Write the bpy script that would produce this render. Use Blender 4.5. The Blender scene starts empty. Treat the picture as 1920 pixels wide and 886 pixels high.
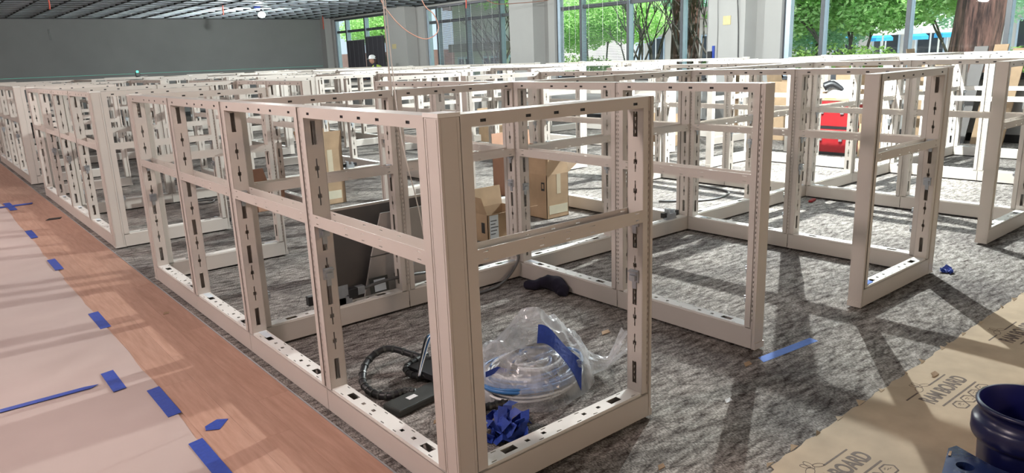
import bpy, bmesh, math, random
import numpy as np
from mathutils import Vector, Matrix, noise
random.seed(7); rng = np.random.default_rng(7)
S = bpy.context.scene
C = S.collection
PI = math.pi

# ------------------------------------------------------------------ camera
cam_d = bpy.data.cameras.new('camera'); cam = bpy.data.objects.new('camera', cam_d); C.objects.link(cam)
cam_d.sensor_fit = 'HORIZONTAL'; cam_d.sensor_width = 36.0; cam_d.lens = 36.0 * 1367.1 / 1920.0
cam_d.clip_start = 0.05; cam_d.clip_end = 300
_r = Vector((0.76877856, -0.63846841, -0.03657334)); _u = Vector((0.18097079, 0.16234229, 0.96999719)); _f = Vector((0.61337517, 0.75233175, -0.2403494))
m = Matrix((( _r.x, _u.x, -_f.x), (_r.y, _u.y, -_f.y), (_r.z, _u.z, -_f.z))).to_4x4()
m.translation = Vector((-1.2311, -1.8402, 1.5185)); cam.matrix_world = m
S.camera = cam

# ------------------------------------------------------------------ world, sun, exposure
S.view_settings.view_transform = 'Standard'; S.view_settings.look = 'None'
S.view_settings.gamma = 1.0; S.view_settings.exposure = 0.0
w = bpy.data.worlds.new('World'); S.world = w; w.use_nodes = True
bg = w.node_tree.nodes['Background']; bg.inputs[0].default_value = (0.78, 0.9, 1.0, 1); bg.inputs[1].default_value = 1.15
sun_d = bpy.data.lights.new('sun', 'SUN'); sun_d.energy = 10.0; sun_d.angle = 0.01; sun_d.color = (1, .97, .9)
sun = bpy.data.objects.new('sun', sun_d); C.objects.link(sun)
sun.rotation_euler = Vector((-0.35, -0.55, 1.0)).to_track_quat('Z', 'Y').to_euler()

def lamp(name, loc, watts, col, r=0.05):
    d = bpy.data.lights.new(name, 'POINT'); d.energy = watts; d.color = col; d.shadow_soft_size = r
    o = bpy.data.objects.new(name, d); o.location = loc; C.objects.link(o); return o
COOL = (0.93, 0.99, 0.965)
lamp('work_lamp', (6.45, 2.55, 2.93), 1800, COOL, .025)
lamp('work_lamp', (6.6, 7.9, 2.93), 500, COOL, .03)
lamp('work_lamp', (6.75, 13.3, 2.93), 520, COOL, .05)
lamp('work_lamp', (6.91, 18.7, 2.79), 420, COOL, .05)
# corridor lamps hanging over the wood floor and behind the camera
lamp('corridor_lamp', (-2.3, 0.9, 2.85), 270, (1.0, .81, .76), .25)
lamp('corridor_lamp', (-2.3, 7.0, 2.85), 280, (1.0, .82, .77), .25)
lamp('corridor_lamp', (-2.2, 13.5, 2.85), 170, (1.0, .85, .8), .25)
lamp('corridor_lamp', (1.2, -5.2, 1.9), 125, (1.0, .70, .45), .12)

# ------------------------------------------------------------------ materials
def nt(name):
    m = bpy.data.materials.new(name); m.use_nodes = True
    n = m.node_tree; n.nodes.clear()
    out = n.nodes.new('ShaderNodeOutputMaterial'); b = n.nodes.new('ShaderNodeBsdfPrincipled')
    n.links.new(b.outputs[0], out.inputs[0]); return m, n, b, out
def mat(name, col, rough=.5, metal=0, var=.06, scale=12, bump=.0, spec=.5, emit=None):
    m, n, b, out = nt(name)
    b.inputs['Roughness'].default_value = rough; b.inputs['Metallic'].default_value = metal
    b.inputs['Specular IOR Level'].default_value = spec
    tc = n.nodes.new('ShaderNodeTexCoord'); no = n.nodes.new('ShaderNodeTexNoise')
    no.inputs['Scale'].default_value = scale; no.inputs['Detail'].default_value = 4
    n.links.new(tc.outputs['Object'], no.inputs['Vector'])
    r = n.nodes.new('ShaderNodeValToRGB')
    r.color_ramp.elements[0].color = tuple(c * (1 - var) for c in col) + (1,)
    r.color_ramp.elements[1].color = tuple(min(1, c * (1 + var)) for c in col) + (1,)
    r.color_ramp.elements[0].position = .3; r.color_ramp.elements[1].position = .7
    n.links.new(no.outputs['Fac'], r.inputs[0]); n.links.new(r.outputs[0], b.inputs['Base Color'])
    if bump:
        bp = n.nodes.new('ShaderNodeBump'); bp.inputs['Strength'].default_value = bump; bp.inputs['Distance'].default_value = .01
        n.links.new(no.outputs['Fac'], bp.inputs['Height']); n.links.new(bp.outputs[0], b.inputs['Normal'])
    if emit:
        b.inputs['Emission Color'].default_value = emit[0] + (1,); b.inputs['Emission Strength'].default_value = emit[1]
    return m
M = {}
M['paint'] = mat('offwhite_paint', (.54, .495, .45), .42, var=.025, scale=3)
M['tray'] = mat('bright_paint', (.70, .68, .64), .4, var=.03, scale=5)
M['zinc'] = mat('zinc', (.42, .45, .48), .35, .8, .1, 30)
M['black'] = mat('black_plastic_and_shade', (.012, .012, .014), .45, var=.2)
M['darkgrey'] = mat('dark_plastic', (.035, .038, .035), .4, var=.2)
M['label'] = mat('label_paper', (.62, .68, .72), .6, var=.03)
M['ink'] = mat('label_ink', (.08, .09, .1), .6)
M['wallgrey'] = mat('grey_wall_paint', (.20, .205, .205), .8, var=.05, scale=1.2)
M['wallwhite'] = mat('pale_wall_paint', (.34, .335, .325), .8, var=.03, scale=1.5)
M['darkframe'] = mat('window_frame_dark', (.06, .065, .075), .5)
M['blueframe'] = mat('window_frame_aluminium', (.42, .52, .62), .4, .3)
M['basebd'] = mat('black_baseboard', (.012, .012, .013), .5)
M['tee'] = mat('dark_tee', (.03, .032, .036), .5, .3)
M['deck'] = mat('steel_deck', (.32, .36, .40), .5, .0, .25, 2.5)
M['red'] = mat('red_lacquer', (.27, .010, .014), .4)
M['redtag'] = mat('red_orange', (.65, .10, .06), .5)
M['tape'] = mat('blue_tape', (.018, .05, .30), .55, var=.12, scale=60, bump=.2)
M['tapelight'] = mat('light_blue_tape', (.11, .20, .52), .9, var=.08, scale=40)
M['kraft'] = mat('kraft_paper', (.41, .325, .295), .8, var=.07, scale=1.6, bump=.25)
M['wire'] = mat('orange_cable', (.24, .11, .075), .5)
M['cord'] = mat('pale_cord', (.55, .50, .45), .6)
M['greycable'] = mat('grey_armoured_cable', (.12, .12, .12), .4, .3)
M['bluewire'] = mat('blue_wire', (.045, .17, .42), .4)
M['whitewire'] = mat('white_wire', (.7, .7, .7), .4)
M['cloth'] = mat('dark_purple_cloth', (.008, .006, .018), .95, var=.3)
M['bucket'] = mat('navy_plastic', (.006, .008, .05), .3, var=.1)
M['navyfilm'] = mat('navy_film', (.012, .025, .09), .25, var=.25, scale=9, bump=.5)
M['navyin'] = mat('navy_plastic_inside', (.006, .008, .10), .4)
M['cover_grey'] = mat('grey_panel_skin', (.13, .12, .115), .6, var=.04)
M['cover_light'] = mat('light_grey_panel_skin', (.40, .375, .35), .6, var=.03)
M['helmet'] = mat('helmet_white', (.8, .82, .82), .3)
M['skin'] = mat('skin', (.38, .2, .14), .55)
M['hair'] = mat('dark_hair', (.02, .012, .01), .6)
M['vest'] = mat('safety_yellow', (.55, .75, .10), .6)
M['trouser'] = mat('dark_work_cloth', (.03, .035, .05), .9)
M['white'] = mat('white_plastic', (.8, .82, .82), .4)
M['yellow'] = mat('yellow_card', (.75, .68, .05), .5)
M['beige'] = mat('beige_plate', (.5, .42, .22), .5)
M['slat'] = mat('blind_slat', (.17, .165, .19), .5)
M['bark'] = mat('redwood_bark', (.12, .06, .045), .95, var=.45, scale=5, bump=.8)
def bark():
    m, n, b, out = nt('furrowed_bark'); b.inputs['Roughness'].default_value = .95; L = n.links.new; N = n.nodes.new
    tc = N('ShaderNodeTexCoord'); mp = N('ShaderNodeMapping'); mp.inputs['Scale'].default_value = (1, 1, .12); L(tc.outputs['Object'], mp.inputs[0])
    no = N('ShaderNodeTexNoise'); no.inputs['Scale'].default_value = 16; no.inputs['Detail'].default_value = 7; no.inputs['Roughness'].default_value = .7; L(mp.outputs[0], no.inputs['Vector'])
    r = N('ShaderNodeValToRGB'); e = r.color_ramp.elements; e[0].position = .38; e[0].color = (.025, .012, .012, 1); e[1].position = .64; e[1].color = (.21, .105, .085, 1); L(no.outputs['Fac'], r.inputs[0]); L(r.outputs[0], b.inputs['Base Color'])
    bp = N('ShaderNodeBump'); bp.inputs['Strength'].default_value = 1; bp.inputs['Distance'].default_value = .05; L(no.outputs['Fac'], bp.inputs['Height']); L(bp.outputs[0], b.inputs['Normal']); return m
M['bark'] = bark()
M['branch'] = mat('grey_branch', (.10, .085, .075), .9, var=.3)
M['patio'] = mat('patio_paving', (.55, .53, .5), .9, var=.1, scale=.6)
M['grass'] = mat('lawn', (.16, .26, .08), .95, var=.3, scale=6)
M['stucco'] = mat('pale_stucco', (.52, .50, .47), .9, var=.06, scale=1)
M['brickish'] = mat('brown_cladding', (.20, .12, .10), .9, var=.15, scale=3)
M['roofm'] = mat('roof_fascia', (.20, .17, .16), .9)
M['darkglass'] = mat('dark_glazing', (.03, .04, .05), .1)
M['canvas_white'] = mat('white_canvas', (.82, .80, .80), .8)
M['canvas_blue'] = mat('blue_canvas', (.03, .30, .60), .8)
M['debris'] = mat('torn_cardboard', (.35, .24, .15), .9)
M['kraftlight'] = mat('pale_tape', (.50, .44, .33), .4)
M['greylabel'] = mat('pale_sticker', (.50, .47, .36), .6)

def leafmat(name, a, b_):
    m, n, b, out = nt(name); b.inputs['Roughness'].default_value = .6
    oi = n.nodes.new('ShaderNodeNewGeometry'); r = n.nodes.new('ShaderNodeValToRGB')
    r.color_ramp.elements[0].color = a + (1,); r.color_ramp.elements[1].color = b_ + (1,)
    n.links.new(oi.outputs['Random Per Island'], r.inputs[0]); n.links.new(r.outputs[0], b.inputs['Base Color'])
    t = n.nodes.new('ShaderNodeBsdfTranslucent'); mx = n.nodes.new('ShaderNodeMixShader'); mx.inputs[0].default_value = .5
    n.links.new(r.outputs[0], t.inputs[0]); n.links.new(b.outputs[0], mx.inputs[1]); n.links.new(t.outputs[0], mx.inputs[2])
    n.links.new(mx.outputs[0], out.inputs[0]); return m
M['leaf_bright'] = leafmat('maple_leaf', (.30, .58, .16), (.66, .90, .42))
M['leaf_mint'] = leafmat('cool_leaf', (.28, .54, .36), (.62, .86, .66))
M['leaf_hedge'] = leafmat('hedge_leaf', (.10, .22, .04), (.34, .52, .14))
M['leaf_dark'] = leafmat('far_leaf', (.10, .25, .10), (.35, .60, .30))

def cardboard(name, col):
    m, n, b, out = nt(name); b.inputs['Roughness'].default_value = .85
    tc = n.nodes.new('ShaderNodeTexCoord'); wv = n.nodes.new('ShaderNodeTexWave'); wv.inputs['Scale'].default_value = 60
    wv.bands_direction = 'X'; wv.inputs['Distortion'].default_value = .4
    no = n.nodes.new('ShaderNodeTexNoise'); no.inputs['Scale'].default_value = 7; no.inputs['Detail'].default_value = 6
    n.links.new(tc.outputs['Object'], wv.inputs['Vector']); n.links.new(tc.outputs['Object'], no.inputs['Vector'])
    r = n.nodes.new('ShaderNodeValToRGB'); r.color_ramp.elements[0].position = .3; r.color_ramp.elements[1].position = .75
    r.color_ramp.elements[0].color = tuple(c * .86 for c in col) + (1,); r.color_ramp.elements[1].color = tuple(c * 1.1 for c in col) + (1,)
    n.links.new(no.outputs['Fac'], r.inputs[0]); n.links.new(r.outputs[0], b.inputs['Base Color'])
    bp = n.nodes.new('ShaderNodeBump'); bp.inputs['Strength'].default_value = .12; bp.inputs['Distance'].default_value = .002
    n.links.new(wv.outputs['Fac'], bp.inputs['Height']); n.links.new(bp.outputs[0], b.inputs['Normal'])
    return m
M['card'] = cardboard('cardboard', (.36, .25, .155))
M['cardred'] = cardboard('reddish_cardboard', (.36, .20, .13))
M['ram'] = cardboard('floor_protection_board', (.44, .335, .225))

def carpet():
    m, n, b, out = nt('patterned_carpet'); b.inputs['Roughness'].default_value = .95; b.inputs['Specular IOR Level'].default_value = .1
    L = n.links.new; N = n.nodes.new
    tc = N('ShaderNodeTexCoord'); mp = N('ShaderNodeMapping'); mp.inputs['Rotation'].default_value = (0, 0, .35)
    L(tc.outputs['Object'], mp.inputs[0])
    # leaf-like veins: distorted voronoi edges
    ns = N('ShaderNodeTexNoise'); ns.inputs['Scale'].default_value = 2.2; ns.inputs['Detail'].default_value = 3; L(mp.outputs[0], ns.inputs['Vector'])
    mix = N('ShaderNodeMixRGB'); mix.inputs[0].default_value = .16; L(mp.outputs[0], mix.inputs[1]); L(ns.outputs['Color'], mix.inputs[2])
    vo = N('ShaderNodeTexVoronoi'); vo.feature = 'DISTANCE_TO_EDGE'; vo.inputs['Scale'].default_value = 5.5; L(mix.outputs[0], vo.inputs['Vector'])
    vr = N('ShaderNodeValToRGB'); vr.color_ramp.elements[0].position = 0; vr.color_ramp.elements[1].position = .03
    vr.color_ramp.elements[0].color = (.60, .60, .60, 1); vr.color_ramp.elements[1].color = (1, 1, 1, 1); L(vo.outputs['Distance'], vr.inputs[0])
    # streaks
    mp2 = N('ShaderNodeMapping'); mp2.inputs['Rotation'].default_value = (0, 0, .75); mp2.inputs['Scale'].default_value = (1.0, 3.2, 1); L(tc.outputs['Object'], mp2.inputs[0])
    s1 = N('ShaderNodeTexNoise'); s1.inputs['Scale'].default_value = 9; s1.inputs['Detail'].default_value = 8; s1.inputs['Roughness'].default_value = .72; L(mp2.outputs[0], s1.inputs['Vector'])
    r1 = N('ShaderNodeValToRGB'); e = r1.color_ramp.elements
    e[0].position = .36; e[0].color = (.066, .053, .048, 1); e[1].position = .66; e[1].color = (.48, .455, .425, 1)
    L(s1.outputs['Fac'], r1.inputs[0])
    s2 = N('ShaderNodeTexNoise'); s2.inputs['Scale'].default_value = 1.3; s2.inputs['Detail'].default_value = 4; L(tc.outputs['Object'], s2.inputs['Vector'])
    r2 = N('ShaderNodeValToRGB'); r2.color_ramp.elements[0].position = .35; r2.color_ramp.elements[1].position = .65
    r2.color_ramp.elements[0].color = (.62, .60, .60, 1); r2.color_ramp.elements[1].color = (1.1, 1.08, 1.05, 1); L(s2.outputs['Fac'], r2.inputs[0])
    a = N('ShaderNodeMixRGB'); a.blend_type = 'MULTIPLY'; a.inputs[0].default_value = 1; L(r1.outputs[0], a.inputs[1]); L(r2.outputs[0], a.inputs[2])
    c = N('ShaderNodeMixRGB'); c.blend_type = 'MULTIPLY'; c.inputs[0].default_value = 1; L(a.outputs[0], c.inputs[1]); L(vr.outputs[0], c.inputs[2])
    # loop pile
    mp3 = N('ShaderNodeMapping'); mp3.inputs['Scale'].default_value = (1, .45, 1); L(tc.outputs['Object'], mp3.inputs[0])
    s3 = N('ShaderNodeTexNoise'); s3.inputs['Scale'].default_value = 170; s3.inputs['Detail'].default_value = 2; L(mp3.outputs[0], s3.inputs['Vector'])
    r3 = N('ShaderNodeValToRGB'); r3.color_ramp.elements[0].position = .35; r3.color_ramp.elements[1].position = .65
    r3.color_ramp.elements[0].color = (.45, .45, .45, 1); r3.color_ramp.elements[1].color = (1.3, 1.3, 1.3, 1); L(s3.outputs['Fac'], r3.inputs[0])
    d = N('ShaderNodeMixRGB'); d.blend_type = 'MULTIPLY'; d.inputs[0].default_value = 1; L(c.outputs[0], d.inputs[1]); L(r3.outputs[0], d.inputs[2])
    L(d.outputs[0], b.inputs['Base Color'])
    bp = N('ShaderNodeBump'); bp.inputs['Strength'].default_value = .5; bp.inputs['Distance'].default_value = .004
    L(s3.outputs['Fac'], bp.inputs['Height']); L(bp.outputs[0], b.inputs['Normal']); return m
M['carpet'] = carpet()

def wood():
    m, n, b, out = nt('oak_plank'); b.inputs['Roughness'].default_value = .5; b.inputs['Specular IOR Level'].default_value = .3
    L = n.links.new; N = n.nodes.new
    oi = N('ShaderNodeObjectInfo'); tc = N('ShaderNodeTexCoord'); mp = N('ShaderNodeMapping'); mp.inputs['Scale'].default_value = (14, 1.1, 1)
    ad = N('ShaderNodeVectorMath'); ad.operation = 'ADD'; mu = N('ShaderNodeMath'); mu.operation = 'MULTIPLY'; mu.inputs[1].default_value = 31
    L(oi.outputs['Random'], mu.inputs[0]); cb = N('ShaderNodeCombineXYZ'); L(mu.outputs[0], cb.inputs[1]); L(mu.outputs[0], cb.inputs[2])
    L(tc.outputs['Object'], ad.inputs[0]); L(cb.outputs[0], ad.inputs[1]); L(ad.outputs[0], mp.inputs[0])
    g = N('ShaderNodeTexNoise'); g.inputs['Scale'].default_value = 3.2; g.inputs['Detail'].default_value = 9; g.inputs['Roughness'].default_value = .65; L(mp.outputs[0], g.inputs['Vector'])
    r = N('ShaderNodeValToRGB'); r.color_ramp.elements[0].position = .32; r.color_ramp.elements[1].position = .68
    r.color_ramp.elements[0].color = (.34, .19, .135, 1); r.color_ramp.elements[1].color = (.45, .27, .20, 1); L(g.outputs['Fac'], r.inputs[0])
    hv = N('ShaderNodeHueSaturation'); mr = N('ShaderNodeMapRange'); mr.inputs[3].default_value = .95; mr.inputs[4].default_value = 1.05
    L(oi.outputs['Random'], mr.inputs[0]); L(mr.outputs[0], hv.inputs['Value']); L(r.outputs[0], hv.inputs['Color']); L(hv.outputs[0], b.inputs['Base Color'])
    return m
M['wood'] = wood()

def glass():
    m, n, b, out = nt('window_glass'); n.nodes.remove(b)
    t = n.nodes.new('ShaderNodeBsdfTransparent'); t.inputs[0].default_value = (.93, .97, .98, 1)
    g = n.nodes.new('ShaderNodeBsdfGlossy'); g.inputs['Roughness'].default_value = .02
    lw = n.nodes.new('ShaderNodeLayerWeight'); lw.inputs[0].default_value = .5; pw = n.nodes.new('ShaderNodeMath'); pw.operation = 'POWER'; pw.inputs[1].default_value = 4
    n.links.new(lw.outputs['Facing'], pw.inputs[0]); f = n.nodes.new('ShaderNodeMath'); f.operation = 'MULTIPLY_ADD'; f.inputs[1].default_value = .35; f.inputs[2].default_value = .03; n.links.new(pw.outputs[0], f.inputs[0]); mx = n.nodes.new('ShaderNodeMixShader')
    n.links.new(f.outputs[0], mx.inputs[0]); n.links.new(t.outputs[0], mx.inputs[1]); n.links.new(g.outputs[0], mx.inputs[2]); n.links.new(mx.outputs[0], out.inputs[0]); return m
M['glass'] = glass()
def film():
    m, n, b, out = nt('clear_bag_film'); b.inputs['Base Color'].default_value = (.78, .80, .82, 1); b.inputs['Roughness'].default_value = .14
    b.inputs['Specular IOR Level'].default_value = .8
    t = n.nodes.new('ShaderNodeBsdfTransparent'); t.inputs[0].default_value = (.95, .96, .97, 1); mx = n.nodes.new('ShaderNodeMixShader')
    no = n.nodes.new('ShaderNodeTexNoise'); no.inputs['Scale'].default_value = 9; no.inputs['Detail'].default_value = 5
    tc = n.nodes.new('ShaderNodeTexCoord'); n.links.new(tc.outputs['Object'], no.inputs['Vector'])
    lw = n.nodes.new('ShaderNodeLayerWeight'); lw.inputs[0].default_value = .45
    mr = n.nodes.new('ShaderNodeMapRange'); mr.inputs[1].default_value = .3; mr.inputs[2].default_value = .75; mr.inputs[3].default_value = .10; mr.inputs[4].default_value = .46
    ad = n.nodes.new('ShaderNodeMath'); ad.operation = 'ADD'; ad.use_clamp = True
    ml = n.nodes.new('ShaderNodeMath'); ml.operation = 'MULTIPLY'; ml.inputs[1].default_value = .34
    n.links.new(lw.outputs['Facing'], ml.inputs[0])
    n.links.new(no.outputs['Fac'], mr.inputs[0]); n.links.new(mr.outputs[0], ad.inputs[0]); n.links.new(ml.outputs[0], ad.inputs[1])
    n.links.new(ad.outputs[0], mx.inputs[0]); n.links.new(t.outputs[0], mx.inputs[1]); n.links.new(b.outputs[0], mx.inputs[2]); n.links.new(mx.outputs[0], out.inputs[0])
    return m
M['film'] = film()
def emis(name, col, s):
    m, n, b, out = nt(name); b.inputs['Base Color'].default_value = col + (1,)
    b.inputs['Emission Color'].default_value = col + (1,); b.inputs['Emission Strength'].default_value = s; return m
M['bulb'] = emis('lamp_bulb', (.95, 1, .98), 60)
M['laser'] = emis('green_laser', (.05, 1, .55), 6)
M['paintedlaser'] = emis('painted_laser_glow', (.10, .55, .42), .35)  # self-lit green standing in for laser light falling on the wall

# ------------------------------------------------------------------ mesh helpers
class MB:
    def __init__(s): s.v = []; s.f = []; s.smooth = False
    def box(s, x0, y0, z0, x1, y1, z1):
        b = len(s.v)
        s.v += [(x0, y0, z0), (x1, y0, z0), (x1, y1, z0), (x0, y1, z0), (x0, y0, z1), (x1, y0, z1), (x1, y1, z1), (x0, y1, z1)]
        s.f += [(b, b+3, b+2, b+1), (b+4, b+5, b+6, b+7), (b, b+1, b+5, b+4), (b+1, b+2, b+6, b+5), (b+2, b+3, b+7, b+6), (b+3, b, b+4, b+7)]
        return s
    def quad(s, pts):
        b = len(s.v); s.v += [tuple(p) for p in pts]; s.f.append(tuple(range(b, b+len(pts)))); return s
    def slab(s, pts, nrm):                       # polygon extruded by vector nrm
        b = len(s.v); n = len(pts); nrm = Vector(nrm)
        s.v += [tuple(Vector(p)) for p in pts] + [tuple(Vector(p) + nrm) for p in pts]
        s.f += [tuple(range(b+n-1, b-1, -1)), tuple(range(b+n, b+2*n))]
        for i in range(n): j = (i+1) % n; s.f.append((b+i, b+j, b+n+j, b+n+i))
        return s
    def plate(s, ax, u0, u1, v0, v1, w0, w1, holes=()):   # plate normal to axis ax, with rectangular holes
        us = sorted({u0, u1} | {h for H in holes for h in H[:2] if u0 < h < u1}); vs = sorted({v0, v1} | {h for H in holes for h in H[2:] if v0 < h < v1})
        for j in range(len(vs)-1):
            vc = (vs[j]+vs[j+1])/2; st = None
            for i in range(len(us)):
                solid = i < len(us)-1 and not any(H[0] < (us[i]+us[i+1])/2 < H[1] and H[2] < vc < H[3] for H in holes)
                if solid and st is None: st = us[i]
                if not solid and st is not None:
                    a, b = st, us[i]; st = None
                    if ax == 'x': s.box(w0, a, vs[j], w1, b, vs[j+1])
                    elif ax == 'y': s.box(a, w0, vs[j], b, w1, vs[j+1])
                    else: s.box(a, vs[j], w0, b, vs[j+1], w1)
        return s
    def tube(s, pts, r, n=8, smooth=6, cap=True):
        P = catmull([Vector(p) for p in pts], smooth) if smooth > 1 and len(pts) > 2 else [Vector(p) for p in pts]
        rs = r if isinstance(r, (list, tuple)) else None
        b = len(s.v); K = len(P); up = Vector((0, 0, 1))
        t0 = (P[1]-P[0]).normalized(); a = t0.cross(up); a = a.normalized() if a.length > 1e-3 else Vector((1, 0, 0))
        for k, p in enumerate(P):
            t = (P[min(k+1, K-1)] - P[max(k-1, 0)]).normalized()
            a = (a - t*a.dot(t)); a = a.normalized() if a.length > 1e-6 else t.orthogonal().normalized(); c = t.cross(a)
            if rs: q = k/(K-1)*(len(rs)-1); i = min(int(q), len(rs)-2); rad = rs[i]*(1-(q-i)) + rs[i+1]*(q-i)
            else: rad = r
            for j in range(n):
                th = 2*PI*j/n; s.v.append(tuple(p + a*rad*math.cos(th) + c*rad*math.sin(th)))
        for k in range(K-1):
            for j in range(n):
                j2 = (j+1) % n; s.f.append((b+k*n+j, b+k*n+j2, b+(k+1)*n+j2, b+(k+1)*n+j))
        if cap: s.f.append(tuple(b+j for j in range(n-1, -1, -1))); s.f.append(tuple(b+(K-1)*n+j for j in range(n)))
        return s
    def lathe(s, prof, cx=0, cy=0, n=32, squash=1):
        b = len(s.v)
        for (r, z) in prof:
            for j in range(n): th = 2*PI*j/n; s.v.append((cx + r*math.cos(th), cy + squash*r*math.sin(th), z))
        for k in range(len(prof)-1):
            for j in range(n): j2 = (j+1) % n; s.f.append((b+k*n+j, b+k*n+j2, b+(k+1)*n+j2, b+(k+1)*n+j))
        return s
    def grid(s, pts, nx, ny, wrap=False):        # pts row-major nx*ny
        b = len(s.v); s.v += [tuple(p) for p in pts]
        for j in range(ny-1):
            for i in range(nx if wrap else nx-1):
                i2 = (i+1) % nx; s.f.append((b+j*nx+i, b+j*nx+i2, b+(j+1)*nx+i2, b+(j+1)*nx+i))
        return s
    def mirror_x(s, L):
        o = MB(); o.v = [(L-x, y, z) for x, y, z in s.v]; o.f = [tuple(reversed(f)) for f in s.f]; return o
    def mesh(s, name, mt):
        me = bpy.data.meshes.new(name); me.from_pydata(s.v, [], s.f)
        if mt: me.materials.append(M[mt])
        if s.smooth:
            me.polygons.foreach_set('use_smooth', [True]*len(me.polygons))
        me.update(); return me
    def build(s, name, mt, parent=None, **kw):
        return obj(name, s.mesh(name, mt), parent, **kw)
def catmull(P, k):
    out = []; n = len(P)
    for i in range(n-1):
        p0, p1, p2, p3 = P[max(i-1, 0)], P[i], P[i+1], P[min(i+2, n-1)]
        for j in range(k):
            t = j/k; out.append(.5*((2*p1) + (p2-p0)*t + (2*p0-5*p1+4*p2-p3)*t*t + (3*p1-p0-3*p2+p3)*t**3))
    out.append(P[-1]); return out
def obj(name, me, parent=None, loc=None, rz=None, **kw):
    o = bpy.data.objects.new(name, me); C.objects.link(o)
    if parent: o.parent = parent
    if loc is not None: o.location = loc
    if rz is not None: o.rotation_euler = (0, 0, rz)
    for k, v in kw.items(): o[k] = v
    return o
def tag(o, label, cat, group=None, kind=None):
    o['label'] = label; o['category'] = cat
    if group: o['group'] = group
    if kind: o['kind'] = kind
    return o
def thing(name, label, cat, loc=(0, 0, 0), rz=0, group=None):
    o = obj(name, None, loc=loc, rz=rz); return tag(o, label, cat, group)
def struct(name, mb, mt, parent=None):
    o = mb.build(name, mt, parent)
    if not parent: o['kind'] = 'structure'
    return o
def bevel(o, w=.004, seg=2):
    md = o.modifiers.new('bevel', 'BEVEL'); md.width = w; md.segments = seg; md.limit_method = 'ANGLE'; return o

# ------------------------------------------------------------------ setting
CEIL = 3.06; XW = 11.3; YW = 23.8; DECK = 3.42
struct('floor', MB().box(-.035, -.6, -.05, XW+.3, YW, 0).box(3.0, -6, -.05, XW+.3, -.6, 0).box(-.035, -6, -.05, 3.0, -.6, 0), 'carpet')
wf = MB().box(-6, -6, -.05, -.035, YW, -.012).build('floor_wood', 'wood'); wf['kind'] = 'structure'
pm = {}
cols = [(-.04, -.1914), (-.192, -.3434), (-.344, -.4954), (-.496, -.646)]
for ci, (xa, xb) in enumerate(cols):
    y = -2.3 - ci*.37
    while y < 17:
        me = pm.setdefault(ci, MB().box(xb, 0, -.012, xa, 1.2192, -.001).mesh('plank', 'wood'))
        obj('plank', me, wf, loc=(0, y, 0)); y += 1.22
struct('trim_1', MB().box(-.04, -2, -.02, -.033, YW, .0015), 'zinc')
wl = struct('wall_left', MB().box(-6.2, -6, 0, -6, YW, DECK+.1), 'wallwhite')
struct('wall_back', MB().box(-6.2, -6.2, 0, XW+.3, -6, DECK+.1), 'wallwhite')
wg = struct('wall_far', MB().box(-6.2, YW, 0, XW+.3, YW+.2, DECK+.1), 'wallgrey')
WIN = [(19.2, 23.3), (13.2, 17.3), (7.2, 11.6), (1.2, 5.6), (-4.8, -.4)]
SILL = .97; HEAD = 3.0
mb = MB(); mb.box(XW, -6, 0, XW+.22, YW, SILL-.03); mb.box(XW, -6, HEAD, XW+.22, YW, DECK+.1)
ys = [YW] + [v for a, b in WIN for v in (b, a)] + [-6]
for i in range(0, len(ys), 2): mb.box(XW, ys[i+1], SILL-.03, XW+.22, ys[i], HEAD)
for (ya, yb) in [(17.75, 18.85), (11.95, 12.85), (6.1, 6.9), (.0, .8)]: mb.box(XW-.38, ya, 0, XW, yb, DECK)
mb.box(XW-.25, 23.45, 0, XW, YW, DECK)
struct('wall_right', mb, 'wallwhite')
struct('baseboard_right', MB().box(XW-.015, .85, .0, XW, 6.05, .12).box(XW-.015, 6.95, 0, XW, 11.9, .12), 'basebd')
struct('baseboard_far', MB().box(-6, YW-.015, 0, XW-.3, YW, .12), 'basebd')
# ceiling: corrugated deck above an open grid of tees
mb = MB(); mb.box(-6.2, -6.2, DECK+.06, XW+.4, YW+.2, DECK+.12)
y = -6.0
while y < YW-.2: mb.box(-6, y, DECK, XW+.2, y+.17, DECK+.06); y += .30
struct('ceiling', mb, 'deck')
cg = obj('ceiling_grid', None); cg['kind'] = 'structure'
mt_ = MB().box(-.004, 9, CEIL, .004, YW-.01, CEIL+.04).box(-.014, 9, CEIL, .014, YW-.01, CEIL+.004).mesh('main_tee', 'tee')
x = -.9
while x < XW: obj('main_tee', mt_, cg, loc=(x, 0, 0)); x += .6
M['teeweb'] = mat('galvanised_web', (.58, .65, .70), .4, .2, .3, 3)
cw_ = MB().box(-1.2, -.004, CEIL+.006, XW, .004, CEIL+.036).mesh('tee_web', 'teeweb')
ct_ = MB().box(-1.2, -.014, CEIL+.001, XW, .014, CEIL+.006).mesh('cross_tee', 'tee')
y = 9.2
while y < YW: q_ = obj('cross_tee', ct_, cg, loc=(0, y, 0)); obj('tee_web', cw_, q_); y += .6
MB().box(-6, YW-.03, CEIL-.01, XW, YW, CEIL+.05).build('wall_angle', 'tee', cg)
MB().box(XW-.03, 9, CEIL-.01, XW, YW, CEIL+.05).build('wall_angle', 'tee', cg)
# pale ducts and insulation above the grid
for i, (x, ww) in enumerate([(3.2, .5), (5.4, .5), (8.6, .5)]):
    tag(MB().box(x, 10, CEIL+.22, x+ww, YW-.4, CEIL+.35).build('air_duct', 'zinc'), ['wide galvanised duct above the left part of the ceiling grid', 'galvanised duct above the middle of the ceiling grid beside the bare lamp', 'narrow galvanised duct above the grid nearest the window wall'][i], 'duct', None)

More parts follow.
